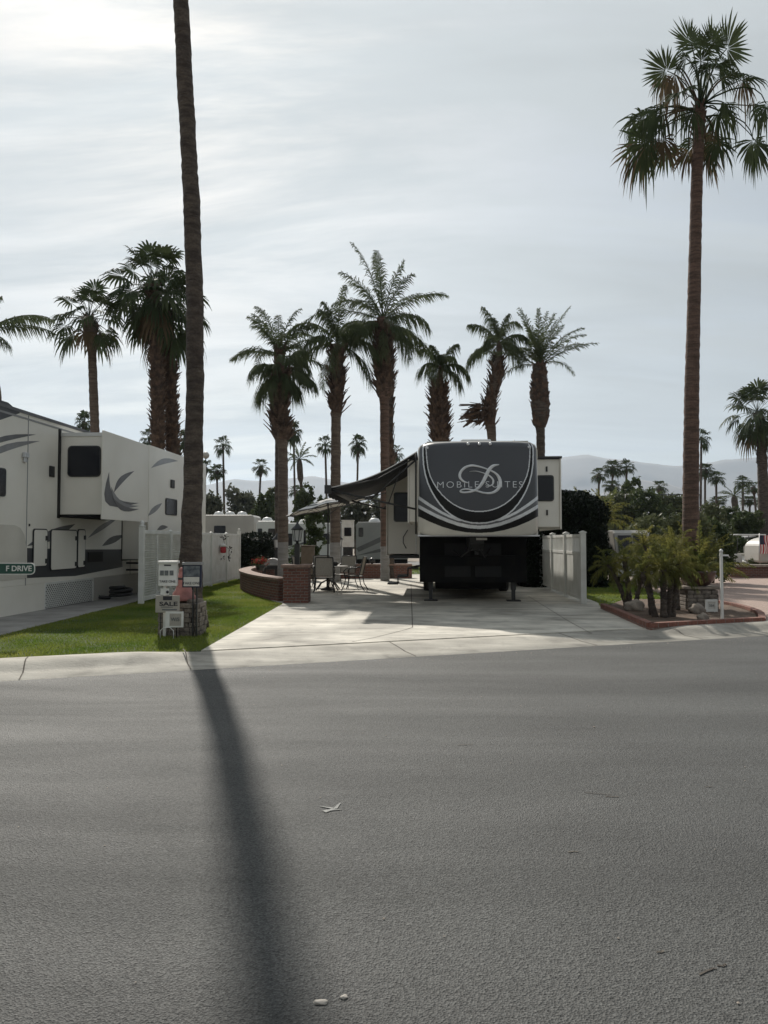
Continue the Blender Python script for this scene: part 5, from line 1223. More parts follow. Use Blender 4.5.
# white flyer box on a post
Y_ = PYY - .42; bpos = Vector((at(164, 600, Y_).x, Y_ + .06, .07))
o = empty('flyer_box', bpos, 0, 'white hooded flyer box with three small pictures on a white post', 'sign')
mb = MB(); panel_px(mb, 158.5, 563, 176.5, 586, Y_, .09, 0, bpos); mb.build('box', M['white_paint'], o, bevel=.006)
mb = MB(); a, b_ = panel_px(mb, 157.6, 561, 177.4, 563.6, Y_ - .02, .14, 0, bpos); mb.build('hood', M['white_paint'], o, bevel=.006)
mb = MB()
for x0 in (160, 164.5, 169.5): panel_px(mb, x0, 570.5, x0 + 3.9, 575.5, Y_ - .003, .003, 0, bpos)
mb.build('picture', M['greyink'], o)
mb = MB(); panel_px(mb, 164, 564.6, 171, 566, Y_ - .003, .003, 0, bpos); mb.build('slot', M['ink'], o)
t = text_mesh('TAKE ONE', .052, M['ink'], o, 'lettering'); t.rotation_euler = (PI / 2, 0, 0); q = at(167.5, 581.5, Y_) - bpos; t.location = (q.x, q.y - .004, q.z)
mb = MB(); q = at(164, 586, Y_) - bpos; mb.bx(-.02, .02, -.03, .01, 0, q.z); mb.build('post', M['white_paint'], o)
# dark framed flyer box
Y_ = PYY - .40; bpos = Vector((at(196, 600, Y_).x, Y_ + .06, .07))
o = empty('flyer_box', bpos, 0, 'navy framed flyer box with a dark photograph, right of the white one', 'sign')
mb = MB(); panel_px(mb, 182.4, 564.5, 201, 587.5, Y_, .08, 0, bpos); mb.build('box', M['blue'], o, bevel=.005)
mb = MB(); panel_px(mb, 182, 562.3, 201.6, 565, Y_ - .02, .12, 0, bpos); mb.build('hood', M['grey_rv'], o, bevel=.005)
mb = MB(); panel_px(mb, 183.6, 566, 199.6, 576.5, Y_ - .004, .004, 0, bpos); mb.build('photograph', M['photo_dark'], o)
mb = MB(); panel_px(mb, 183.6, 577, 199.2, 586.2, Y_ - .004, .004, 0, bpos); mb.build('leaflet', M['signgrey'], o)
t = text_mesh('TAKE ONE', .056, M['ink'], o, 'lettering'); t.rotation_euler = (PI / 2, 0, 0); q = at(191.5, 583.3, Y_) - bpos; t.location = (q.x, q.y - .006, q.z)
mb = MB(); q = at(195, 587, Y_) - bpos; mb.bx(-.012, .012, -.02, .01, 0, q.z); mb.bx(-.07, -.05, -.02, .01, 0, q.z); mb.build('post', M['dark_metal'], o)
# tan SALE sign
Y_ = PYY - .50; bpos = Vector((at(167, 600, Y_).x, Y_ + .03, .07))
o = empty('sale_sign', bpos, 0, 'tan sign reading SALE under a black house mark, below the white flyer box', 'sign')
mb = MB(); panel_px(mb, 155.5, 595.5, 179.5, 612.6, Y_, .012, 0, bpos); mb.build('panel', M['signtan'], o, bevel=.003)
t = text_mesh('SALE', .085, M['ink'], o, 'lettering', xs=1.55, bold=.002); t.rotation_euler = (PI / 2, 0, 0); q = at(168.5, 604, Y_) - bpos; t.location = (q.x, q.y - .004, q.z)
mb = MB(); panel_px(mb, 163, 596.2, 172, 600.2, Y_ - .004, .003, 0, bpos); mb.build('house_mark', M['ink'], o)
mb = MB(); panel_px(mb, 161, 606.8, 173, 607.5, Y_ - .004, .003, 0, bpos); panel_px(mb, 162, 609, 177, 610.4, Y_ - .004, .003, 0, bpos); mb.build('small_print', M['greyink'], o)
mb = MB(); a = at(160, 612, Y_) - bpos; mb.tube([(a.x, .01, a.z), (a.x, .01, 0)], .008, 5); a = at(176, 612, Y_) - bpos; mb.tube([(a.x, .01, a.z), (a.x, .01, 0)], .008, 5); mb.build('stake', M['dark_metal'], o)
# black rider with a white symbol between
mb = MB(); panel_px(mb, 160.5, 588.5, 169, 594.8, Y_ + .02, .01, 0, bpos); mb.build('rider_panel', M['white_paint'], o)
mb = MB(); a = at(167.4, 592, Y_ + .015) - bpos; mb.lathe([(.001, 0), (.022, .0), (.022, .004), (.001, .004)], 14); rd = mb.build('rider_mark', M['ink'], o); rd.location = a; rd.rotation_euler = (PI / 2, 0, 0)
# white framed small sign on bent wire legs
Y_ = PYY - .56; bpos = Vector((at(172, 600, Y_).x, Y_ + .03, .07))
o = empty('yard_sign', bpos, 0, 'small white-framed sign with a grey centre on bent wire legs, lowest of the kerb signs', 'sign')
mb = MB(); panel_px(mb, 165.5, 611.6, 183.2, 627.5, Y_, .02, 0, bpos); mb.build('frame', M['white_paint'], o, bevel=.004)
mb = MB(); panel_px(mb, 169.6, 613.6, 181, 625.8, Y_ - .004, .004, 0, bpos); mb.build('centre_panel', M['signtan'], o)
t = text_mesh('W/S', .075, M['greyink'], o, 'lettering', bold=.002); t.rotation_euler = (PI / 2, 0, 0); q = at(175.3, 619.5, Y_) - bpos; t.location = (q.x, q.y - .006, q.z)
mb = MB(); pts = [(160.4, 640), (160.5, 630.5), (164, 627.6), (170, 627.4), (173.6, 630.5), (173.8, 640)]; mb.tube([tuple(at(x, y, Y_) - bpos + Vector((0, -.01, 0))) for x, y in pts], .006, 6); mb.build('wire_leg', M['white_paint'], o)

# street name sign at the left edge
Y_ = 11.0; bpos = Vector((at(-16, 600, Y_).x, Y_ + .03, .08)); o = empty('street_sign', bpos, 0, 'green street name blade with white rounded border reading F DRIVE at the left edge', 'sign')
def rrect(w_, h_, r): return [(sx * (w_ / 2 - r) + r * math.cos(R(a0 + a)), sy * (h_ / 2 - r) + r * math.sin(R(a0 + a))) for sx, sy, a0 in ((1, 1, 0), (-1, 1, 90), (-1, -1, 180), (1, -1, 270)) for a in (0, 30, 60, 90)]
cpt = at(1, 568.7, Y_) - bpos; W0 = 68 / F * Y_
for nm, w_, h_, r_, y_, th, m in (('border', W0, .175, .06, 0, .006, 'white_paint'), ('blade', W0 - .03, .148, .05, -.004, .004, 'green_sign')):
    mb = MB(); mb.prism_axis([(a + cpt.x, b_ + cpt.z) for a, b_ in rrect(w_, h_, r_)], y_ - .03, y_ - .03 + th, 'y'); mb.build(nm, M[m], o)
t = text_mesh('F DRIVE', .112, M['white_paint'], o, 'lettering', align='RIGHT', bold=.002); t.rotation_euler = (PI / 2, 0, 0); q = at(32, 568.7, Y_) - bpos; t.location = (q.x, -.036, q.z)
mb = MB(); mb.bx(-.03, .03, -.022, .03, 0, cpt.z + .1); mb.build('post', M['steel'], o)

# ------------------------------------------------------------------ patio
def lantern(label, loc, h_post, s=1.0):
    o = empty('lantern', loc, 0, label, 'lamp', 'lanterns around the patio')
    mb = MB(); mb.box((0, 0, h_post / 2), (.11 * s, .11 * s, h_post)); mb.build('post', M['dark_metal'], o)
    z = h_post; mb = MB(); mb.lathe([(.03 * s, z), (.03 * s, z + .05), (.09 * s, z + .06), (.09 * s, z + .075)], 8)
    for i in range(6): a = R(60 * i); mb.tube([(.075 * s * math.cos(a), .075 * s * math.sin(a), z + .07), (.11 * s * math.cos(a), .11 * s * math.sin(a), z + .30 * s)], .008, 4)
    mb.build('cage', M['dark_metal'], o)
    mb = MB(); mb.lathe([(.06 * s, z + .08), (.095 * s, z + .29 * s)], 6, sm=False); mb.build('glass', M['lampglass'], o)
    mb = MB(); mb.lathe([(.14 * s, z + .30 * s), (.14 * s, z + .32 * s), (.06 * s, z + .40 * s), (.03 * s, z + .44 * s), (.008, z + .5 * s)], 8); mb.build('roof', M['dark_metal'], o); return o
lantern('black lantern standing on the square brick pillar', (PILLAR[0], PILLAR[1], .08 + .905), .50, 1.1)
q = gnd(277, 579); lantern('black post lantern left of the brick pillar, beside the grey painted palm foot', (xat(277, 27.2), 27.2, .08), 1.15, 1.25)
lantern('black post lantern right of the umbrella pole, beside the white cabinet', (xat(338.5, 28), 28, .08), 1.15, 1.25)

TX, TY = xat(328, 22.2), 22.2
o = empty('patio_table', (TX, TY, .08), 0, 'round dark patio table on a splayed pedestal under the striped umbrella', 'table')
mb = MB(); mb.lathe([(.001, .70), (.60, .70), (.615, .712), (.60, .725), (.001, .725)], 36); mb.build('tabletop', M['slab_grey'], o)
mb = MB(); mb.lathe([(.045, .05), (.04, .7)], 12)
for i in range(4): a = R(45 + 90 * i); mb.tube([(0, 0, .32), (.28 * math.cos(a), .28 * math.sin(a), .22), (.46 * math.cos(a), .46 * math.sin(a), .02)], .022, 6)
mb.build('pedestal', M['dark_metal'], o)
for i, (dx, dy, r, h, lab) in enumerate([(-.2, -.15, .09, .1, 'small dark bowl on the left of the patio table'), (.22, -.1, .1, .12, 'small dark pot on the right of the patio table')]):
    mb = MB(); mb.lathe([(r * .6, 0), (r, h * .6), (r * .9, h), (r * .8, h), (r * .7, h * .3), (.001, h * .25)], 16); b_ = mb.build('bowl', M['dark_metal']); b_.location = (TX + dx, TY + dy, .08 + .726); tag(b_, lab, 'bowl')
# umbrella
o = empty('patio_umbrella', (TX, TY, .08), 0, 'black and white striped patio umbrella over the round table', 'umbrella')
mb = MB(); mb.tube([(0, 0, .0), (.0, 0, 2.74)], .022, 8); mb.lathe([(.22, 0), (.22, .04), (.05, .1), (.03, .25)], 16); mb.build('pole', M['dark_metal'], o)
tilt = Matrix.Rotation(R(-13), 3, 'Y'); mb = MB(); rings = [0, .16, .32, .48, .64, .8, .96, 1.12, 1.25, 1.36]; k = 8; vs = []; cz_ = 2.74
for th in (0, -.008):
    for r in rings:
        for i in range(32):
            a = 2 * PI * i / 32; e = abs(((i % 4) - 2) / 2); rr_ = r * (1 - .06 * (1 - e) * 1); z = -.22 * (r / 1.36) ** 1.4 - (1 - e) * .03 * r; v = tilt @ Vector((rr_ * math.cos(a), rr_ * math.sin(a), z)); vs.append((v.x, v.y, v.z + cz_ + th))
n_ = 32; m_ = len(rings)
for sde in (0, 1):
    for j in range(m_ - 1):
        for i in range(n_):
            f = (sde * m_ * n_ + j * n_ + i, sde * m_ * n_ + j * n_ + (i + 1) % n_, sde * m_ * n_ + (j + 1) * n_ + (i + 1) % n_, sde * m_ * n_ + (j + 1) * n_ + i)
            mb.f.append(f if sde == 0 else f[::-1]); mb.m.append(1 if j in (1, 3, 5, 8) else 0); mb.smooth.append(False)
mb.v = [tuple(v) for v in vs]; mb.build('canopy', [M['canvas_white'], M['awning']], o)
mb = MB()
for i in range(8): a = 2 * PI * i / 8; v = tilt @ Vector((1.3 * math.cos(a), 1.3 * math.sin(a), -.235)); v2_ = tilt @ Vector((.7 * math.cos(a), .7 * math.sin(a), -.12)); mb.tube([(0, 0, cz_ - .03), (v2_.x, v2_.y, v2_.z + cz_ - .03), (v.x, v.y, v.z + cz_ - .03)], .008, 4); mb.tube([(0, 0, cz_ - .5), (v2_.x, v2_.y, v2_.z + cz_ - .04)], .007, 4)
mb.build('rib', M['dark_metal'], o)
# chairs
def chair(sl):
    o = empty('patio_chair', (0, 0, 0)); tag(o, 'x', 'chair', 'sling chairs around the patio table'); mb = MB()   # faces +y
    for sx in (-1, 1): mb.tube([(sx * .25, -.30, 1.0), (sx * .26, -.24, .7), (sx * .26, -.18, .45), (sx * .26, .24, .43), (sx * .26, .26, .40)], .016, 6)
    mb.tube([(-.25, -.30, 1.0), (.25, -.30, 1.0)], .016, 6); mb.tube([(-.26, -.18, .42), (.26, -.18, .42)], .014, 6); mb.tube([(-.26, .24, .42), (.26, .24, .42)], .014, 6); mb.build('frame', M['dark_metal'], o)
    for sx in (-1, 1):
        mb = MB(); mb.tube([(sx * .27, -.26, .76), (sx * .30, -.1, .68), (sx * .30, .2, .66), (sx * .29, .28, .58), (sx * .27, .24, .44)], .017, 6); mb.build('arm', M['dark_metal'], o)
    mb = MB()
    mb.box((0, -.225, .73), (.48, .012, .52), 0, 0, Matrix.Rotation(R(-13), 3, 'X').inverted()); mb.build('backrest', M[sl], o)
    mb = MB(); mb.box((0, .03, .43), (.48, .42, .012)); mb.build('seat', M[sl], o)
    for sx in (-1, 1):
        for sy in (-1, 1): mb = MB(); mb.tube([(sx * .24, sy * .2 + .02, .43), (sx * .26, sy * .24 + .02, .2), (sx * .29, sy * .34, .015)], .015, 6); mb.build('leg', M['dark_metal'], o)
    return o
ch = chair('sling'); ch.location = (xat(324, 21.2), 21.35, .08); ch.rotation_euler = (0, 0, R(3)); ch['label'] = 'sling chair with its pale back towards the road, nearest of the patio chairs'
c2_ = dup(ch, (xat(355, 21.9), 22.0, .08), R(80), None, 'dark sling chair seen from the side, right of the round patio table')
c3_ = dup(ch, (xat(345, 23.2), 23.2, .08), R(155), None, 'sling chair facing the road behind the round patio table, right one')
c4_ = dup(ch, (xat(303, 22.8), 22.8, .08), R(-70), None, 'sling chair left of the round patio table, half hidden by the brick pillar')
ch5 = dup(ch, (xat(322, 23.4), 23.5, .08), R(190), None, 'sling chair facing the road, hidden behind the nearest pale-backed chair')
# grill, flower pot
o = empty('gas_grill', (xat(273, 25.6), 25.6, .08), 0, 'low grey-lidded grill behind the left end of the brick wall', 'grill')
mb = MB(); pr = [(-.35, .62)] + [(-.33 + .66 * i / 10, .68 + .20 * math.sin(PI * (i + .5) / 11)) for i in range(11)] + [(.35, .62)]; mb.prism_axis(pr, -.25, .25, 'y'); mb.build('lid', M['grey_rv'], o, bevel=.02)
mb = MB(); mb.bx(-.36, .36, -.26, .26, .5, .62); mb.bx(-.55, -.36, -.2, .2, .58, .6); mb.bx(.36, .58, -.2, .2, .58, .6); mb.build('firebox', M['dark_metal'], o)
for x in (-.3, .3):
    for y in (-.2, .2): mb = MB(); mb.bx(x - .02, x + .02, y - .02, y + .02, 0, .5); mb.build('leg', M['dark_metal'], o)
mb = MB(); mb.tube([(-.25, -.3, .68), (.25, -.3, .68)], .014, 6); mb.build('handle', M['steel'], o)
fp = gnd(256, 594); o = empty('flower_pot', (-4.12, 22.4, .08 + .562), 0, 'dark pot of red flowers on the left end of the brick wall', 'flower pot')
fp = (xat(258, 22.3), 22.75); o.location.x = fp[0]; o.location.y = fp[1]
mb = MB(); mb.lathe([(.10, 0), (.14, .1), (.16, .17), (.14, .17), (.11, .1)], 16); mb.build('pot', M['dark_metal'], o)
rg = np.random.default_rng(6); P = rg.normal(0, 1, (420, 3)) * [.11, .11, .07] + [0, 0, .25]; V, Fq = quads(P, .025, rg); npmesh('foliage', V, Fq, M['leaf'], o)
P = rg.normal(0, 1, (260, 3)) * [.11, .10, .05] + [0.02, -.03, .29]; V, Fq = quads(P, .026, rg); npmesh('flowers', V, Fq, M['redflower'], o)
mb = MB(); mb.lathe([(.02, 0), (.13, .06), (.12, .2), (.02, .25)], 16, sm=True); o = mb.build('flower_pot', M['dark_metal']); o.location = (xat(372, 29.3), 29.4, .08 + .56); tag(o, 'round dark pot on the back brick wall below the white cabinet', 'pot')
# brown cabinet
o = empty('patio_cabinet', (xat(308, 27.8), 27.8, .08), 0, 'plain brown storage cabinet behind the patio table', 'cabinet'); mb = MB(); mb.bx(-.24, .24, -.2, .2, .05, 1.28); mb.build('body', M['tan_board'], o, bevel=.01)
mb = MB(); mb.bx(-.235, -.004, -.215, -.203, .1, 1.24); mb.bx(.004, .235, -.215, -.203, .1, 1.24); mb.build('door', M['tan_board'], o); mb = MB(); mb.bx(-.27, .27, -.23, .22, 1.28, 1.31); mb.build('top', M['tan_board'], o)
# white cabinet on dark stand
Yc = 31; o = empty('utility_cabinet', (xat(348, Yc), Yc, .06), 0, 'white utility cabinet with a dark window on a black stand behind the patio', 'cabinet')
z0_, z1_ = at(348, 547, Yc).z - .06, at(348, 521, Yc).z - .06
mb = MB(); mb.bx(-.25, .25, -.15, .15, z0_, z1_); mb.build('box', M['white_paint'], o, bevel=.01); rwindow(o, (.0, -.15, z0_ + (z1_ - z0_) * .58), (1, 0, 0), (0, 0, 1), .3, .36, .03)
mb = MB(); mb.bx(-.2, .2, -.12, .12, 0.0, z0_); mb.build('stand', M['dark_metal'], o); mb = MB(); mb.bx(-.27, .27, -.18, .18, z1_, z1_ + .04); mb.build('lid', M['white_paint'], o)
for px in (343,): 
    mb = MB(); mb.bx(-.46, -.27, -.05, .05, .3, z1_ - .1); mb.build('side_meter', M['grey_rv'], o)

# ------------------------------------------------------------------ right corner of the lot
pe = gnd(704, 610, .11); o = empty('stone_pedestal', (pe.x, pe.y + .3, .11), 0, 'square stone pedestal with a flat cap carrying the maroon bowl planter', 'pedestal')
mb = MB(); rnd.seed(22); mb.bx(-.30, .30, -.22, .22, 0, .42)
for row in range(5):
    x = -.33
    while x < .31: wd = rnd.uniform(.09, .22); x2 = min(x + wd, .33); mb.box(((x + x2) / 2, -.24, .04 + row * .082), (x2 - x - .012, .06 + rnd.uniform(0, .03), .072)); x = x2
    for sx in (-1, 1): mb.box((sx * .315, 0, .04 + row * .082), (.05 + rnd.uniform(0, .02), .42, .072))
mb.build('stone_cladding', M['stone_face'], o, bevel=.01); mb = MB(); mb.box((0, 0, .455), (.78, .60, .055)); mb.build('capstone', M['boulder'], o, bevel=.012)
bz = .11 + .484; q = Vector((o.location.x + .0, o.location.y, bz))
o = empty('bowl_planter', q, 0, 'wide maroon glazed bowl planter holding a bushy palm on the stone pedestal', 'planter')
mb = MB(); mb.lathe([(.16, 0), (.24, .03), (.33, .14), (.37, .28), (.375, .32), (.34, .32), (.32, .26), (.001, .24)], 28); mb.build('bowl', M['terracotta'], o)
mb = MB(); rnd.seed(77)
for d, f in dirs(46, 15, 86, a0=1): feather_leaf(mb, (rnd.uniform(-.12, .12), rnd.uniform(-.1, .1), .26), d, rnd.uniform(.7, 1.25), 1.0, .2, 26, 0, .5, .01, .3, .012, .2)
mb.build('palm_fronds', M['pygmy'], o)
# white post
q = gnd(722.8, 621, .11); o = empty('marker_post', (q.x, q.y + .02, .11), 0, 'thin white post with a small cap beside the stone pedestal', 'post'); zt = at(722.8, 549, q.y).z - .11
mb = MB(); mb.bx(-.022, .022, -.022, .022, 0, zt - .06); mb.build('shaft', M['white_paint'], o, bevel=.005); mb = MB(); mb.lathe([(.032, zt - .06), (.036, zt - .03), (.012, zt)], 8); mb.build('cap', M['white_paint'], o); mb = MB(); mb.bx(-.03, .13, -.01, .01, zt - .13, zt - .10); mb.build('crosspiece', M['white_paint'], o)
# white framed number sign
Y_ = gnd(711, 612, .11).y - .1; bpos = Vector((at(711.5, 600, Y_).x, Y_ + .02, .11)); o = empty('lot_sign', bpos, 0, 'small white square frame sign leaning before the stone pedestal', 'sign')
mb = MB()
for a_ in ((705.5, 599.5, 717.8, 601.8), (705.5, 609.6, 717.8, 611.8), (705.5, 601.8, 707.9, 609.6), (715.4, 601.8, 717.8, 609.6)): panel_px(mb, *a_, Y_ - .012, .03, 0, bpos)
mb.build('frame', M['white_paint'], o); mb = MB(); panel_px(mb, 706, 600, 717.4, 611.4, Y_ + .002, .01, 0, bpos); mb.build('panel', M['signgrey'], o)
t = text_mesh('384', .075, M['greyink'], o, 'lettering'); t.rotation_euler = (PI / 2, 0, 0); q = at(711.6, 605.7, Y_) - bpos; t.location = (q.x, q.y - .001, q.z)
mb = MB(); a = at(708, 611, Y_) - bpos; mb.bx(a.x, a.x + .015, 0, .015, 0, a.z); a = at(715, 611, Y_) - bpos; mb.bx(a.x, a.x + .015, 0, .015, 0, a.z); mb.build('leg', M['white_paint'], o)
def rock(name, label, loc, sc, seed, m='boulder'):
    bm = bmesh.new(); bmesh.ops.create_icosphere(bm, subdivisions=3, radius=1); r_ = random.Random(seed); ph = [r_.uniform(0, 6) for _ in range(6)]
    for v in bm.verts:
        c_ = v.co; k_ = 1 + .14 * math.sin(c_.x * 3 + ph[0]) * math.sin(c_.y * 3 + ph[1]) + .10 * math.sin(c_.z * 5 + ph[2] + c_.x * 4) + .05 * math.sin(c_.x * 9 + ph[3]) * math.sin(c_.y * 8 + c_.z * 7); v.co = Vector((c_.x * sc[0], c_.y * sc[1], max(c_.z, -.45) * sc[2])) * k_
    me = bpy.data.meshes.new(name); bm.to_mesh(me); bm.free(); me.materials.append(M[m])
    for p_ in me.polygons: p_.use_smooth = True
    o_ = bpy.data.objects.new(name, me); C.objects.link(o_); o_.location = loc; return tag(o_, label, 'rock')
q = gnd(636.5, 611, .11); rock('boulder', 'pale rounded boulder at the left of the planting bed', (q.x, q.y + .1, .18), (.2, .17, .15), 3)
q = gnd(697, 613, .11); rock('boulder', 'jagged tan rock leaning against the foot of the stone pedestal', (q.x, q.y, .17), (.17, .12, .13), 5); 
q = gnd(703, 620, .11); rock('boulder', 'small tan rock in front of the white frame sign', (q.x, q.y, .14), (.11, .1, .09), 6)

# ------------------------------------------------------------------ vehicles and trailers beyond
def far_rv(label, px0, px1, pyt, Y, m, rz=0.0, dep=2.5, decal_=None, wins=(), rooft=True, zb=.5, slant=0, group='trailers and motorhomes in the lots behind', name='motorhome', cat='motorhome', domes=()):
    x0, x1 = xat(px0, Y), xat(px1, Y); w_ = x1 - x0; h = at((px0 + px1) / 2, pyt, Y).z - .06
    o = empty(name, ((x0 + x1) / 2, Y, .06), rz, label, cat, group)
    mb = MB(); mb.prism_axis([(-w_ / 2, zb), (-w_ / 2, h - .15), (-w_ / 2 + .12 + slant, h), (w_ / 2 - .12, h), (w_ / 2, h - .12), (w_ / 2, zb)], 0, dep, 'y'); mb.build('body', M[m], o, bevel=.03)
    for (u0, u1, v0, v1) in wins: rwindow(o, (-w_ / 2 + w_ * (u0 + u1) / 2, 0, zb + (h - zb) * (v0 + v1) / 2), (1, 0, 0), (0, 0, 1), w_ * (u1 - u0), (h - zb) * (v1 - v0), .06)
    if decal_:
        mb = MB()
        for (pts, ) in decal_: mb.prism_axis([(-w_ / 2 + w_ * a, zb + (h - zb) * b_) for a, b_ in pts], -.006, -.001, 'y')
        mb.build('decal', M['grey_vinyl'], o)
    for wx in ((-w_ * .3), (w_ * .28)) if w_ > 4 else (-w_ * .35, w_ * .35): 
        wo = wheel(wx, .15, .36, .24, o); wo.rotation_euler = (PI / 2, 0, 0)
    if rooft:
        for u in domes or (.35,): mb = MB(); mb.lathe([(.32, 0), (.32, .08), (.22, .22), (.01, .26)], 12, (-w_ / 2 + w_ * u, dep / 2, h)); mb.build('roof_unit', M['white_rv'], o)
    mb = MB(); mb.bx(-w_ / 2 + .02, w_ / 2 - .02, .02, dep, .28, zb); mb.build('chassis', M['underbelly'], o); return o
SW = [([(0, .28), (.35, .55), (.7, .62), (.4, .48), (.1, .25)],), ([(.2, .15), (.55, .35), (.98, .4), (.6, .25), (.3, .1)],)]
far_rv('long beige motorhome with three roof domes behind the boarded white fence', 165, 254, 515, 44, 'beige_rv', .0, 2.5, SW, ((.1, .22, .45, .75), (.55, .68, .45, .75)), domes=(.55, .68, .82))
far_rv('white trailer with black awning arms right of the beige motorhome', 256, 278, 521, 42, 'white_rv', 0, 2.5, None, ((.08, .28, .3, .8), (.55, .9, .5, .8)))
far_rv('long white trailer behind the umbrella and slim shrub', 280, 342, 523, 43, 'white_rv', 0, 2.5, [([(.05, .25), (.45, .5), (.9, .8), (.5, .45)],)], ((.12, .2, .35, .7), (.38, .42, .1, .8), (.7, .8, .4, .7)))
far_rv('pale grey motorhome with a dark sweeping stripe seen under the awning', 356, 408, 522, 40, 'grey_rv', 0, 2.5, [([(0, .3), (.5, .62), (1, .75), (1, .62), (.5, .48), (.05, .2)],), ([(0, .1), (.5, .3), (1, .42), (1, .3), (.5, .2)],)], ((.05, .14, .6, .85), (.5, .62, .6, .8)))
far_rv('white trailer end visible between the hedge and the pygmy palms', 604, 617, 531, 46, 'white_rv', 0, 3, None, ((.2, .8, .45, .75),))
far_rv('low white trailer far behind the golf cart on the right', 700, 728, 533, 52, 'white_rv', 0, 2.5, None, ((.3, .5, .4, .7),))
far_rv('white motorhome roofline far behind the planting bed palms', 640, 690, 532, 55, 'beige_rv', 0, 2.5, SW, ((.2, .35, .4, .7),))
# boxy beige van
Yv = 25.2; x0, x1 = xat(616, Yv), xat(652, Yv); w_ = x1 - x0; zt = at(630, 530, Yv).z - .06; o = empty('parked_van', ((x0 + x1) / 2, Yv, .06), 0, 'boxy beige van with a split dark windshield parked behind the pygmy palms', 'van')
mb = MB(); mb.prism_axis([(0, .28), (-.05, .95), (.28, zt - .1), (.45, zt), (3.6, zt), (3.7, .9), (3.7, .28)], -w_ / 2, w_ / 2, 'x'); mb.build('body', M['beige_rv'], o, bevel=.05)
for sx in (-1, 1):
    mb = MB(); mb.add([(sx * .03, -.045, 1.02), (sx * (w_ / 2 - .08), -.045, 1.02), (sx * (w_ / 2 - .12), .20, zt - .18), (sx * .03, .20, zt - .18), (sx * .03, -.06, 1.02), (sx * (w_ / 2 - .08), -.06, 1.02), (sx * (w_ / 2 - .12), .19, zt - .18), (sx * .03, .19, zt - .18)], [(4, 5, 6, 7), (0, 1, 5, 4), (1, 2, 6, 5), (2, 3, 7, 6), (3, 0, 4, 7)]); mb.build('windshield', M['glass'], o)
    mb = MB(); mb.lathe([(.001, 0), (.09, .0), (.09, .03), (.001, .05)], 14); hl = mb.build('headlight', M['chrome'], o); hl.location = (sx * w_ * .36, -.03, .68); hl.rotation_euler = (PI / 2, 0, 0)
    for y in (.65, 3.0): wheel(sx * (w_ / 2 - .12), y, .32, .2, o)
mb = MB(); mb.bx(-w_ / 2 - .02, w_ / 2 + .02, -.14, -.02, .34, .5); mb.build('bumper', M['chrome'], o, bevel=.02)
# white pickup behind the hedge edge
Yv = 34; o = empty('pickup_truck', (xat(606, Yv), Yv, .06), 0, 'white pickup truck half hidden by the dark hedge', 'truck')
mb = MB(); mb.prism_axis([(0, .4), (0, 1.0), (.25, 1.1), (1.2, 1.18), (1.75, 1.82), (3.3, 1.85), (3.5, 1.2), (5.3, 1.2), (5.3, .4)], -.95, .95, 'x'); mb.build('body', M['white_rv'], o, bevel=.05)
mb = MB(); mb.add([(-.8, 1.19, 1.2), (.8, 1.19, 1.2), (.7, 1.70, 1.78), (-.7, 1.70, 1.78), (-.8, 1.17, 1.21), (.8, 1.17, 1.21), (.7, 1.68, 1.79), (-.7, 1.68, 1.79)], [(4, 5, 6, 7), (0, 1, 5, 4), (1, 2, 6, 5), (2, 3, 7, 6), (3, 0, 4, 7)]); mb.build('windshield', M['glass'], o)
mb = MB(); mb.bx(-.6, .6, -.02, .0, .6, .95); mb.build('grille', M['dark_metal'], o)
for sx in (-1, 1):
    mb = MB(); mb.bx(sx * .78 - .14, sx * .78 + .14, -.03, .0, .78, .98); mb.build('headlight', M['chrome'], o)
    for y in (.95, 4.3): wheel(sx * .85, y, .4, .25, o)
# golf cart
Yv = 38; o = empty('golf_cart', (xat(742, Yv), Yv, .06), R(15), 'white golf cart with a flat canopy roof parked at the right', 'golf cart')
mb = MB(); mb.prism_axis([(-1.15, .3), (-1.2, .7), (-.9, .85), (-.5, .8), (-.45, .45), (.2, .45), (.25, .75), (1.1, .78), (1.2, .35)], -.55, .55, 'y'); mb.build('body', M['white_rv'], o, bevel=.04)
mb = MB(); mb.bx(-.75, .95, -.6, .6, 1.78, 1.84); mb.build('roof', M['white_rv'], o, bevel=.02); mb = MB()
for x in (-.65, .85):
    for y in (-.5, .5): mb.tube([(x - (.12 if x < 0 else -.05), y, .75), (x, y, 1.8)], .02, 6)
mb.build('roof_post', M['dark_metal'], o); mb = MB(); mb.bx(.1, .55, -.5, .5, .74, .86); mb.bx(.5, .6, -.5, .5, .84, 1.2); mb.build('seat', M['sling'], o, bevel=.02)
for x in (-.8, .8):
    for y in (-.5, .5): w2 = wheel(x, y, .23, .18, o); w2.rotation_euler = (PI / 2, 0, 0)
# round little trailer with red and white flag
Yv = 36; o = empty('teardrop_trailer', (xat(764, Yv), Yv, .06), 0, 'small rounded pale trailer at the right edge', 'trailer')
zt = at(764, 537, Yv).z - .06; zb_ = at(764, 563, Yv).z - .06
pr = [(-.62, .45)] + [(-.62 + 1.9 * (1 - math.cos(a)) / 2, .5 + (zt - .5) * (.55 + .45 * math.sin(a)) if 0.001 < a < 3.14 else .9) for a in np.linspace(.0, PI, 16)] + [(1.28, .45)]
mb = MB(); mb.prism_axis(pr, -.8, .8, 'y'); mb.build('body', M['beige_rv'], o, bevel=.12); wo = wheel(.3, -.82, .3, .18, o); wo.rotation_euler = (PI / 2, 0, 0)
rwindow(o, (.75, -.8, 1.3), (1, 0, 0), (0, 0, 1), .5, .4, .1)
o = empty('flag', (xat(762.5, Yv - .95), Yv - .95, .06), 0, 'red and white striped flag with a blue corner hanging beside the rounded trailer', 'flag'); mb = MB(); vs = []; z0_ = 1.66 - .75
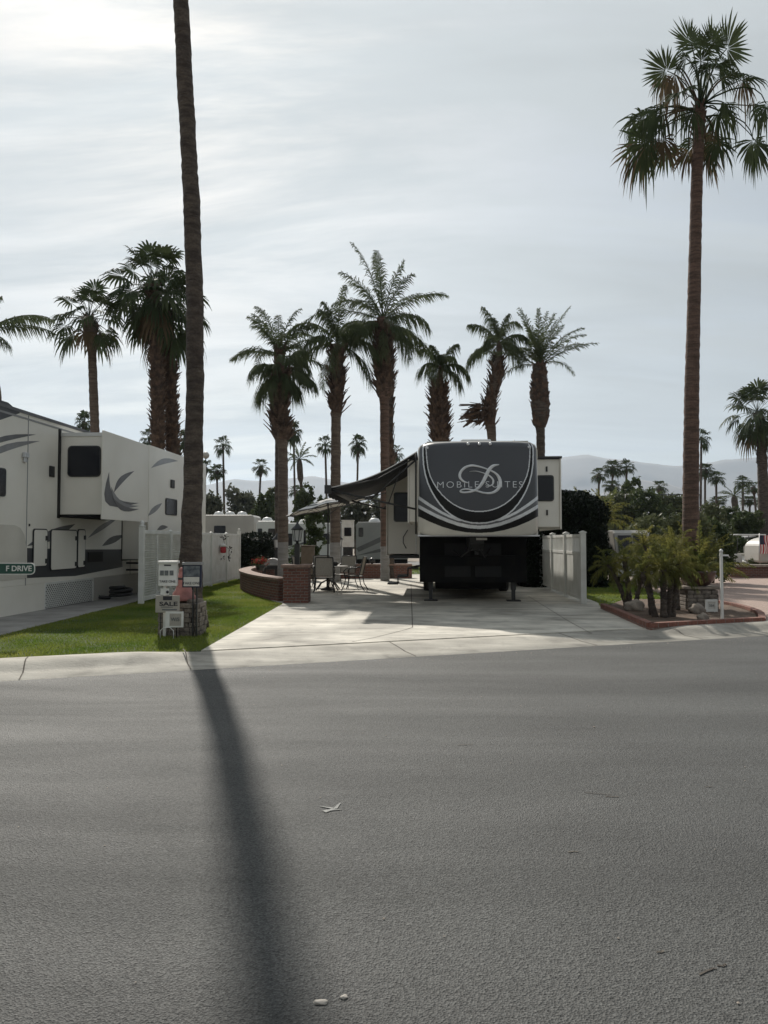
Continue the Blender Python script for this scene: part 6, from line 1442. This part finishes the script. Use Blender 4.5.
for i in range(11):
    for j in range(15): vs.append((i * .055 - .12 + .03 * math.sin(j * .4), .03 * math.sin(i * 1.1 + j * .15), z0_ - .02 + j * .062))
for i in range(10):
    for j in range(14): mb.f.append((i * 15 + j, (i + 1) * 15 + j, (i + 1) * 15 + j + 1, i * 15 + j + 1)); mb.m.append(2 if (i < 4 and j > 6) else (i % 2)); mb.smooth.append(True)
mb.v = vs; cl = mb.build('cloth', [M['red'], M['canvas_white'], M['blue']], o); mb = MB(); mb.tube([(-.14, 0, 0), (-.14, 0, 1.85)], .018, 6); mb.build('pole', M['steel'], o)
# canopy
Yv = 42; o = empty('shade_canopy', (xat(733, Yv), Yv, .06), 0, 'grey sloping shade canopy left of the golf cart', 'canopy')
zc_ = at(733, 540, Yv).z - .06; mb = MB(); pts = [(-.75, zc_ - .18), (-.2, zc_ + .12), (.7, zc_ + .24), (.72, zc_ + .18), (-.2, zc_ + .02), (-.72, zc_ - .26)]; mb.prism_axis(pts, -1.2, 1.2, 'y'); mb.build('fabric', M['grey_rv'], o); mb = MB()
for x in (-.65, .65):
    for y in (-1.1, 1.1): mb.tube([(x, y, 0), (x, y, zc_ + (.1 if x > 0 else -.2))], .025, 6)
mb.build('pole', M['steel'], o)
# low wall with pale coping on the right
x0, x1, Yv = xat(729, 30), xat(800, 30), 30; zt = at(740, 564.5, 30).z; o = empty('garden_wall', ((x0 + x1) / 2, Yv, .07), 0, 'low brown wall with pale flat coping at the far side of the pink paving', 'wall')
mb = MB(); mb.bx(-(x1 - x0) / 2, (x1 - x0) / 2, -.1, .2, 0, zt - .07 - .09); mb.build('wall', M['brick'], o, uv=True); mb = MB(); mb.bx(-(x1 - x0) / 2 - .06, (x1 - x0) / 2, -.2, .3, zt - .07 - .088, zt - .07); mb.build('coping', M['boulder'], o, bevel=.01)
mb = MB(); mb.bx(-(x1 - x0) / 2 - .75, -(x1 - x0) / 2 - .25, -.3, .2, 0, .95); o2_ = mb.build('storage_bin', M['grey_rv'], bevel=.02); o2_.location = o.location; tag(o2_, 'grey upright storage bin left of the low brown wall', 'bin')
# tall net frame
Yv = 62; o = empty('net_frame', (xat(662, Yv), Yv, .05), 0, 'thin dark rectangular net frame rising above the bushes', 'frame'); zt = at(662, 494.5, Yv).z - .05; mb = MB(); a = xat(626, Yv) - o.location.x; b_ = xat(700.5, Yv) - o.location.x
mb.tube([(a, 0, 0), (a, 0, zt), (b_, 0, zt), (b_, 0, 0)], .045, 6); mb.build('pipe', M['dark_metal'], o)
# street lamp globe left
Yv = 80; o = empty('street_lamp', (xat(205, Yv), Yv, .05), 0, 'thin globe-topped lamp beside the towering bare trunk, far away', 'lamp'); zt = at(205, 459, Yv).z - .05; mb = MB(); mb.tube([(0, 0, 0), (0, 0, zt)], [.09, .06], 8); mb.build('pole', M['dark_metal'], o); mb = MB(); mb.lathe([(.08, zt), (.35, zt + .2), (.4, zt + .45), (.25, zt + .7), (.02, zt + .8)], 12); mb.build('globe', M['beige_rv'], o)

# ------------------------------------------------------------------ small things on the road
def chip(label, px, py, sx, sy, m, rz=0, seed=0, name='leaf_litter', cat='litter'):
    q = gnd(px, py, .006); r_ = random.Random(seed); pts = []
    for i in range(12): a = 2 * PI * i / 12; k_ = r_.uniform(.65, 1.15); pts.append((q.x + (math.cos(a) * sx * k_) * math.cos(rz) - math.sin(a) * sy * k_ * math.sin(rz), q.y + math.cos(a) * sx * k_ * math.sin(rz) + math.sin(a) * sy * k_ * math.cos(rz)))
    mb = MB(); mb.prism(pts, .002, .006); o_ = mb.build(name, M[m]); return tag(o_, label, cat)
q = gnd(321, 1003, .0); rock('pebble', 'pale oval pebble lying in the palm shadow on the near road', (q.x, q.y, .003), (.026, .013, .007), 9, 'signtan')
q = gnd(344, 998, .0); rock('pebble', 'tiny pale pebble on the near road right of the oval one', (q.x, q.y, .003), (.012, .010, .006), 10, 'signtan')
M['scuff'] = mat('pale_scuff_mark', (.30, .30, .28), .8, (.2, .2, .19), scale=60, fine=.2)
q = gnd(330, 808, .006); mb = MB(); rnd.seed(14)
for (a0, a1, w0) in (((-.03, -.05), (.03, .0), .018), ((.03, .0), (.055, .09), .012), ((.02, .0), (-.06, .035), .01), ((.0, -.03), (.07, -.015), .008)):
    d = Vector((a1[0] - a0[0], a1[1] - a0[1], 0)).normalized(); p_ = Vector((-d.y, d.x, 0)) * w0; A0 = q + Vector((a0[0], a0[1], 0)); A1 = q + Vector((a1[0], a1[1], 0))
    mb.prism([(v.x, v.y) for v in (A0 - p_, A0 + p_, A1 + p_ * .3, A1 - p_ * .3)], .003 , .004 + rnd.uniform(0, .001))
tag(mb.build('paint_scuff', M['scuff']), 'pale scuff mark on the road beside the palm shadow', 'mark')
for i, (px, py, ln, a_) in enumerate(((598, 794, .16, -.25), (612, 797, .08, -.1), (709, 787, .05, 0), (573, 852, .05, .2), (660, 952, .03, .1), (708, 972, .09, .5), (722, 966, .04, .3), (465, 745, .12, .1))):
    q = gnd(px, py, 0); mb = MB(); r_ = random.Random(i); pts = [Vector((q.x + (t - .5) * ln * math.cos(a_), q.y + (t - .5) * ln * math.sin(a_) + r_.uniform(-.006, .006), 0)) for t in np.linspace(0, 1, 7)]
    strip(pts, .0035, r_.uniform(.005, .011), mb); tag(mb.build('road_crack', M['joint']), kind='structure')

# grit swept against the kerb and scattered over the road
rg = np.random.default_rng(17); n = 900; s_ = rg.uniform(-3, 16, n); t_ = -np.abs(rg.normal(0, .28, n)) - .01; f_ = rg.random(n) < .35; t_[f_] = -rg.uniform(0, 7.5, f_.sum())
X_ = CA.x + cdir.x * s_ + cn.x * t_; Y_2 = CA.y + cdir.y * s_ + cn.y * t_; P = np.stack([X_, Y_2, np.full(n, .004)], 1); sz = rg.uniform(.002, .007, n) * np.where(rg.random(n) < .04, 1.8, 1)
a = rg.uniform(0, 6.28, n); V = []
for k_ in range(4):
    q_ = a + k_ * PI / 2; V.append(P + np.stack([np.cos(q_) * sz, np.sin(q_) * sz, np.zeros(n)], 1))
V.append(P + np.stack([np.zeros(n), np.zeros(n), sz * .7], 1)); V = np.stack(V, 1).reshape(-1, 3); base = np.arange(n)[:, None] * 5
Fq = np.concatenate([base + np.array([[i, (i + 1) % 4, 4]]) for i in range(4)])
tag(npmesh('grit', V, Fq, M['boulder']), 'fine pale grit scattered on the road along the kerb', kind='stuff')
for i, (px, py, sx, sy) in enumerate(((592, 793, .05, .012), (605, 796, .04, .01), (710, 787, .035, .01), (573, 852, .03, .014), (662, 951, .02, .01), (712, 968, .05, .02))):
    pass
# ------------------------------------------------------------------ haze
hb = MB(); hb.bx(-9000, 9000, -300, 9500, -3.0, 760)
hz = hb.build('haze', []) if False else None
me = bpy.data.meshes.new('haze'); me.from_pydata(hb.v, [], hb.f); hm = bpy.data.materials.new('haze_air'); hm.use_nodes = True; t = hm.node_tree; t.nodes.clear()
vo = t.nodes.new('ShaderNodeVolumePrincipled'); vo.inputs['Color'].default_value = (.70, .84, 1.0, 1); vo.inputs['Density'].default_value = HAZE; vo.inputs['Anisotropy'].default_value = .35
ou = t.nodes.new('ShaderNodeOutputMaterial'); t.links.new(vo.outputs[0], ou.inputs['Volume']); me.materials.append(hm); ho = bpy.data.objects.new('haze', me); C.objects.link(ho); tag(ho, kind='stuff')
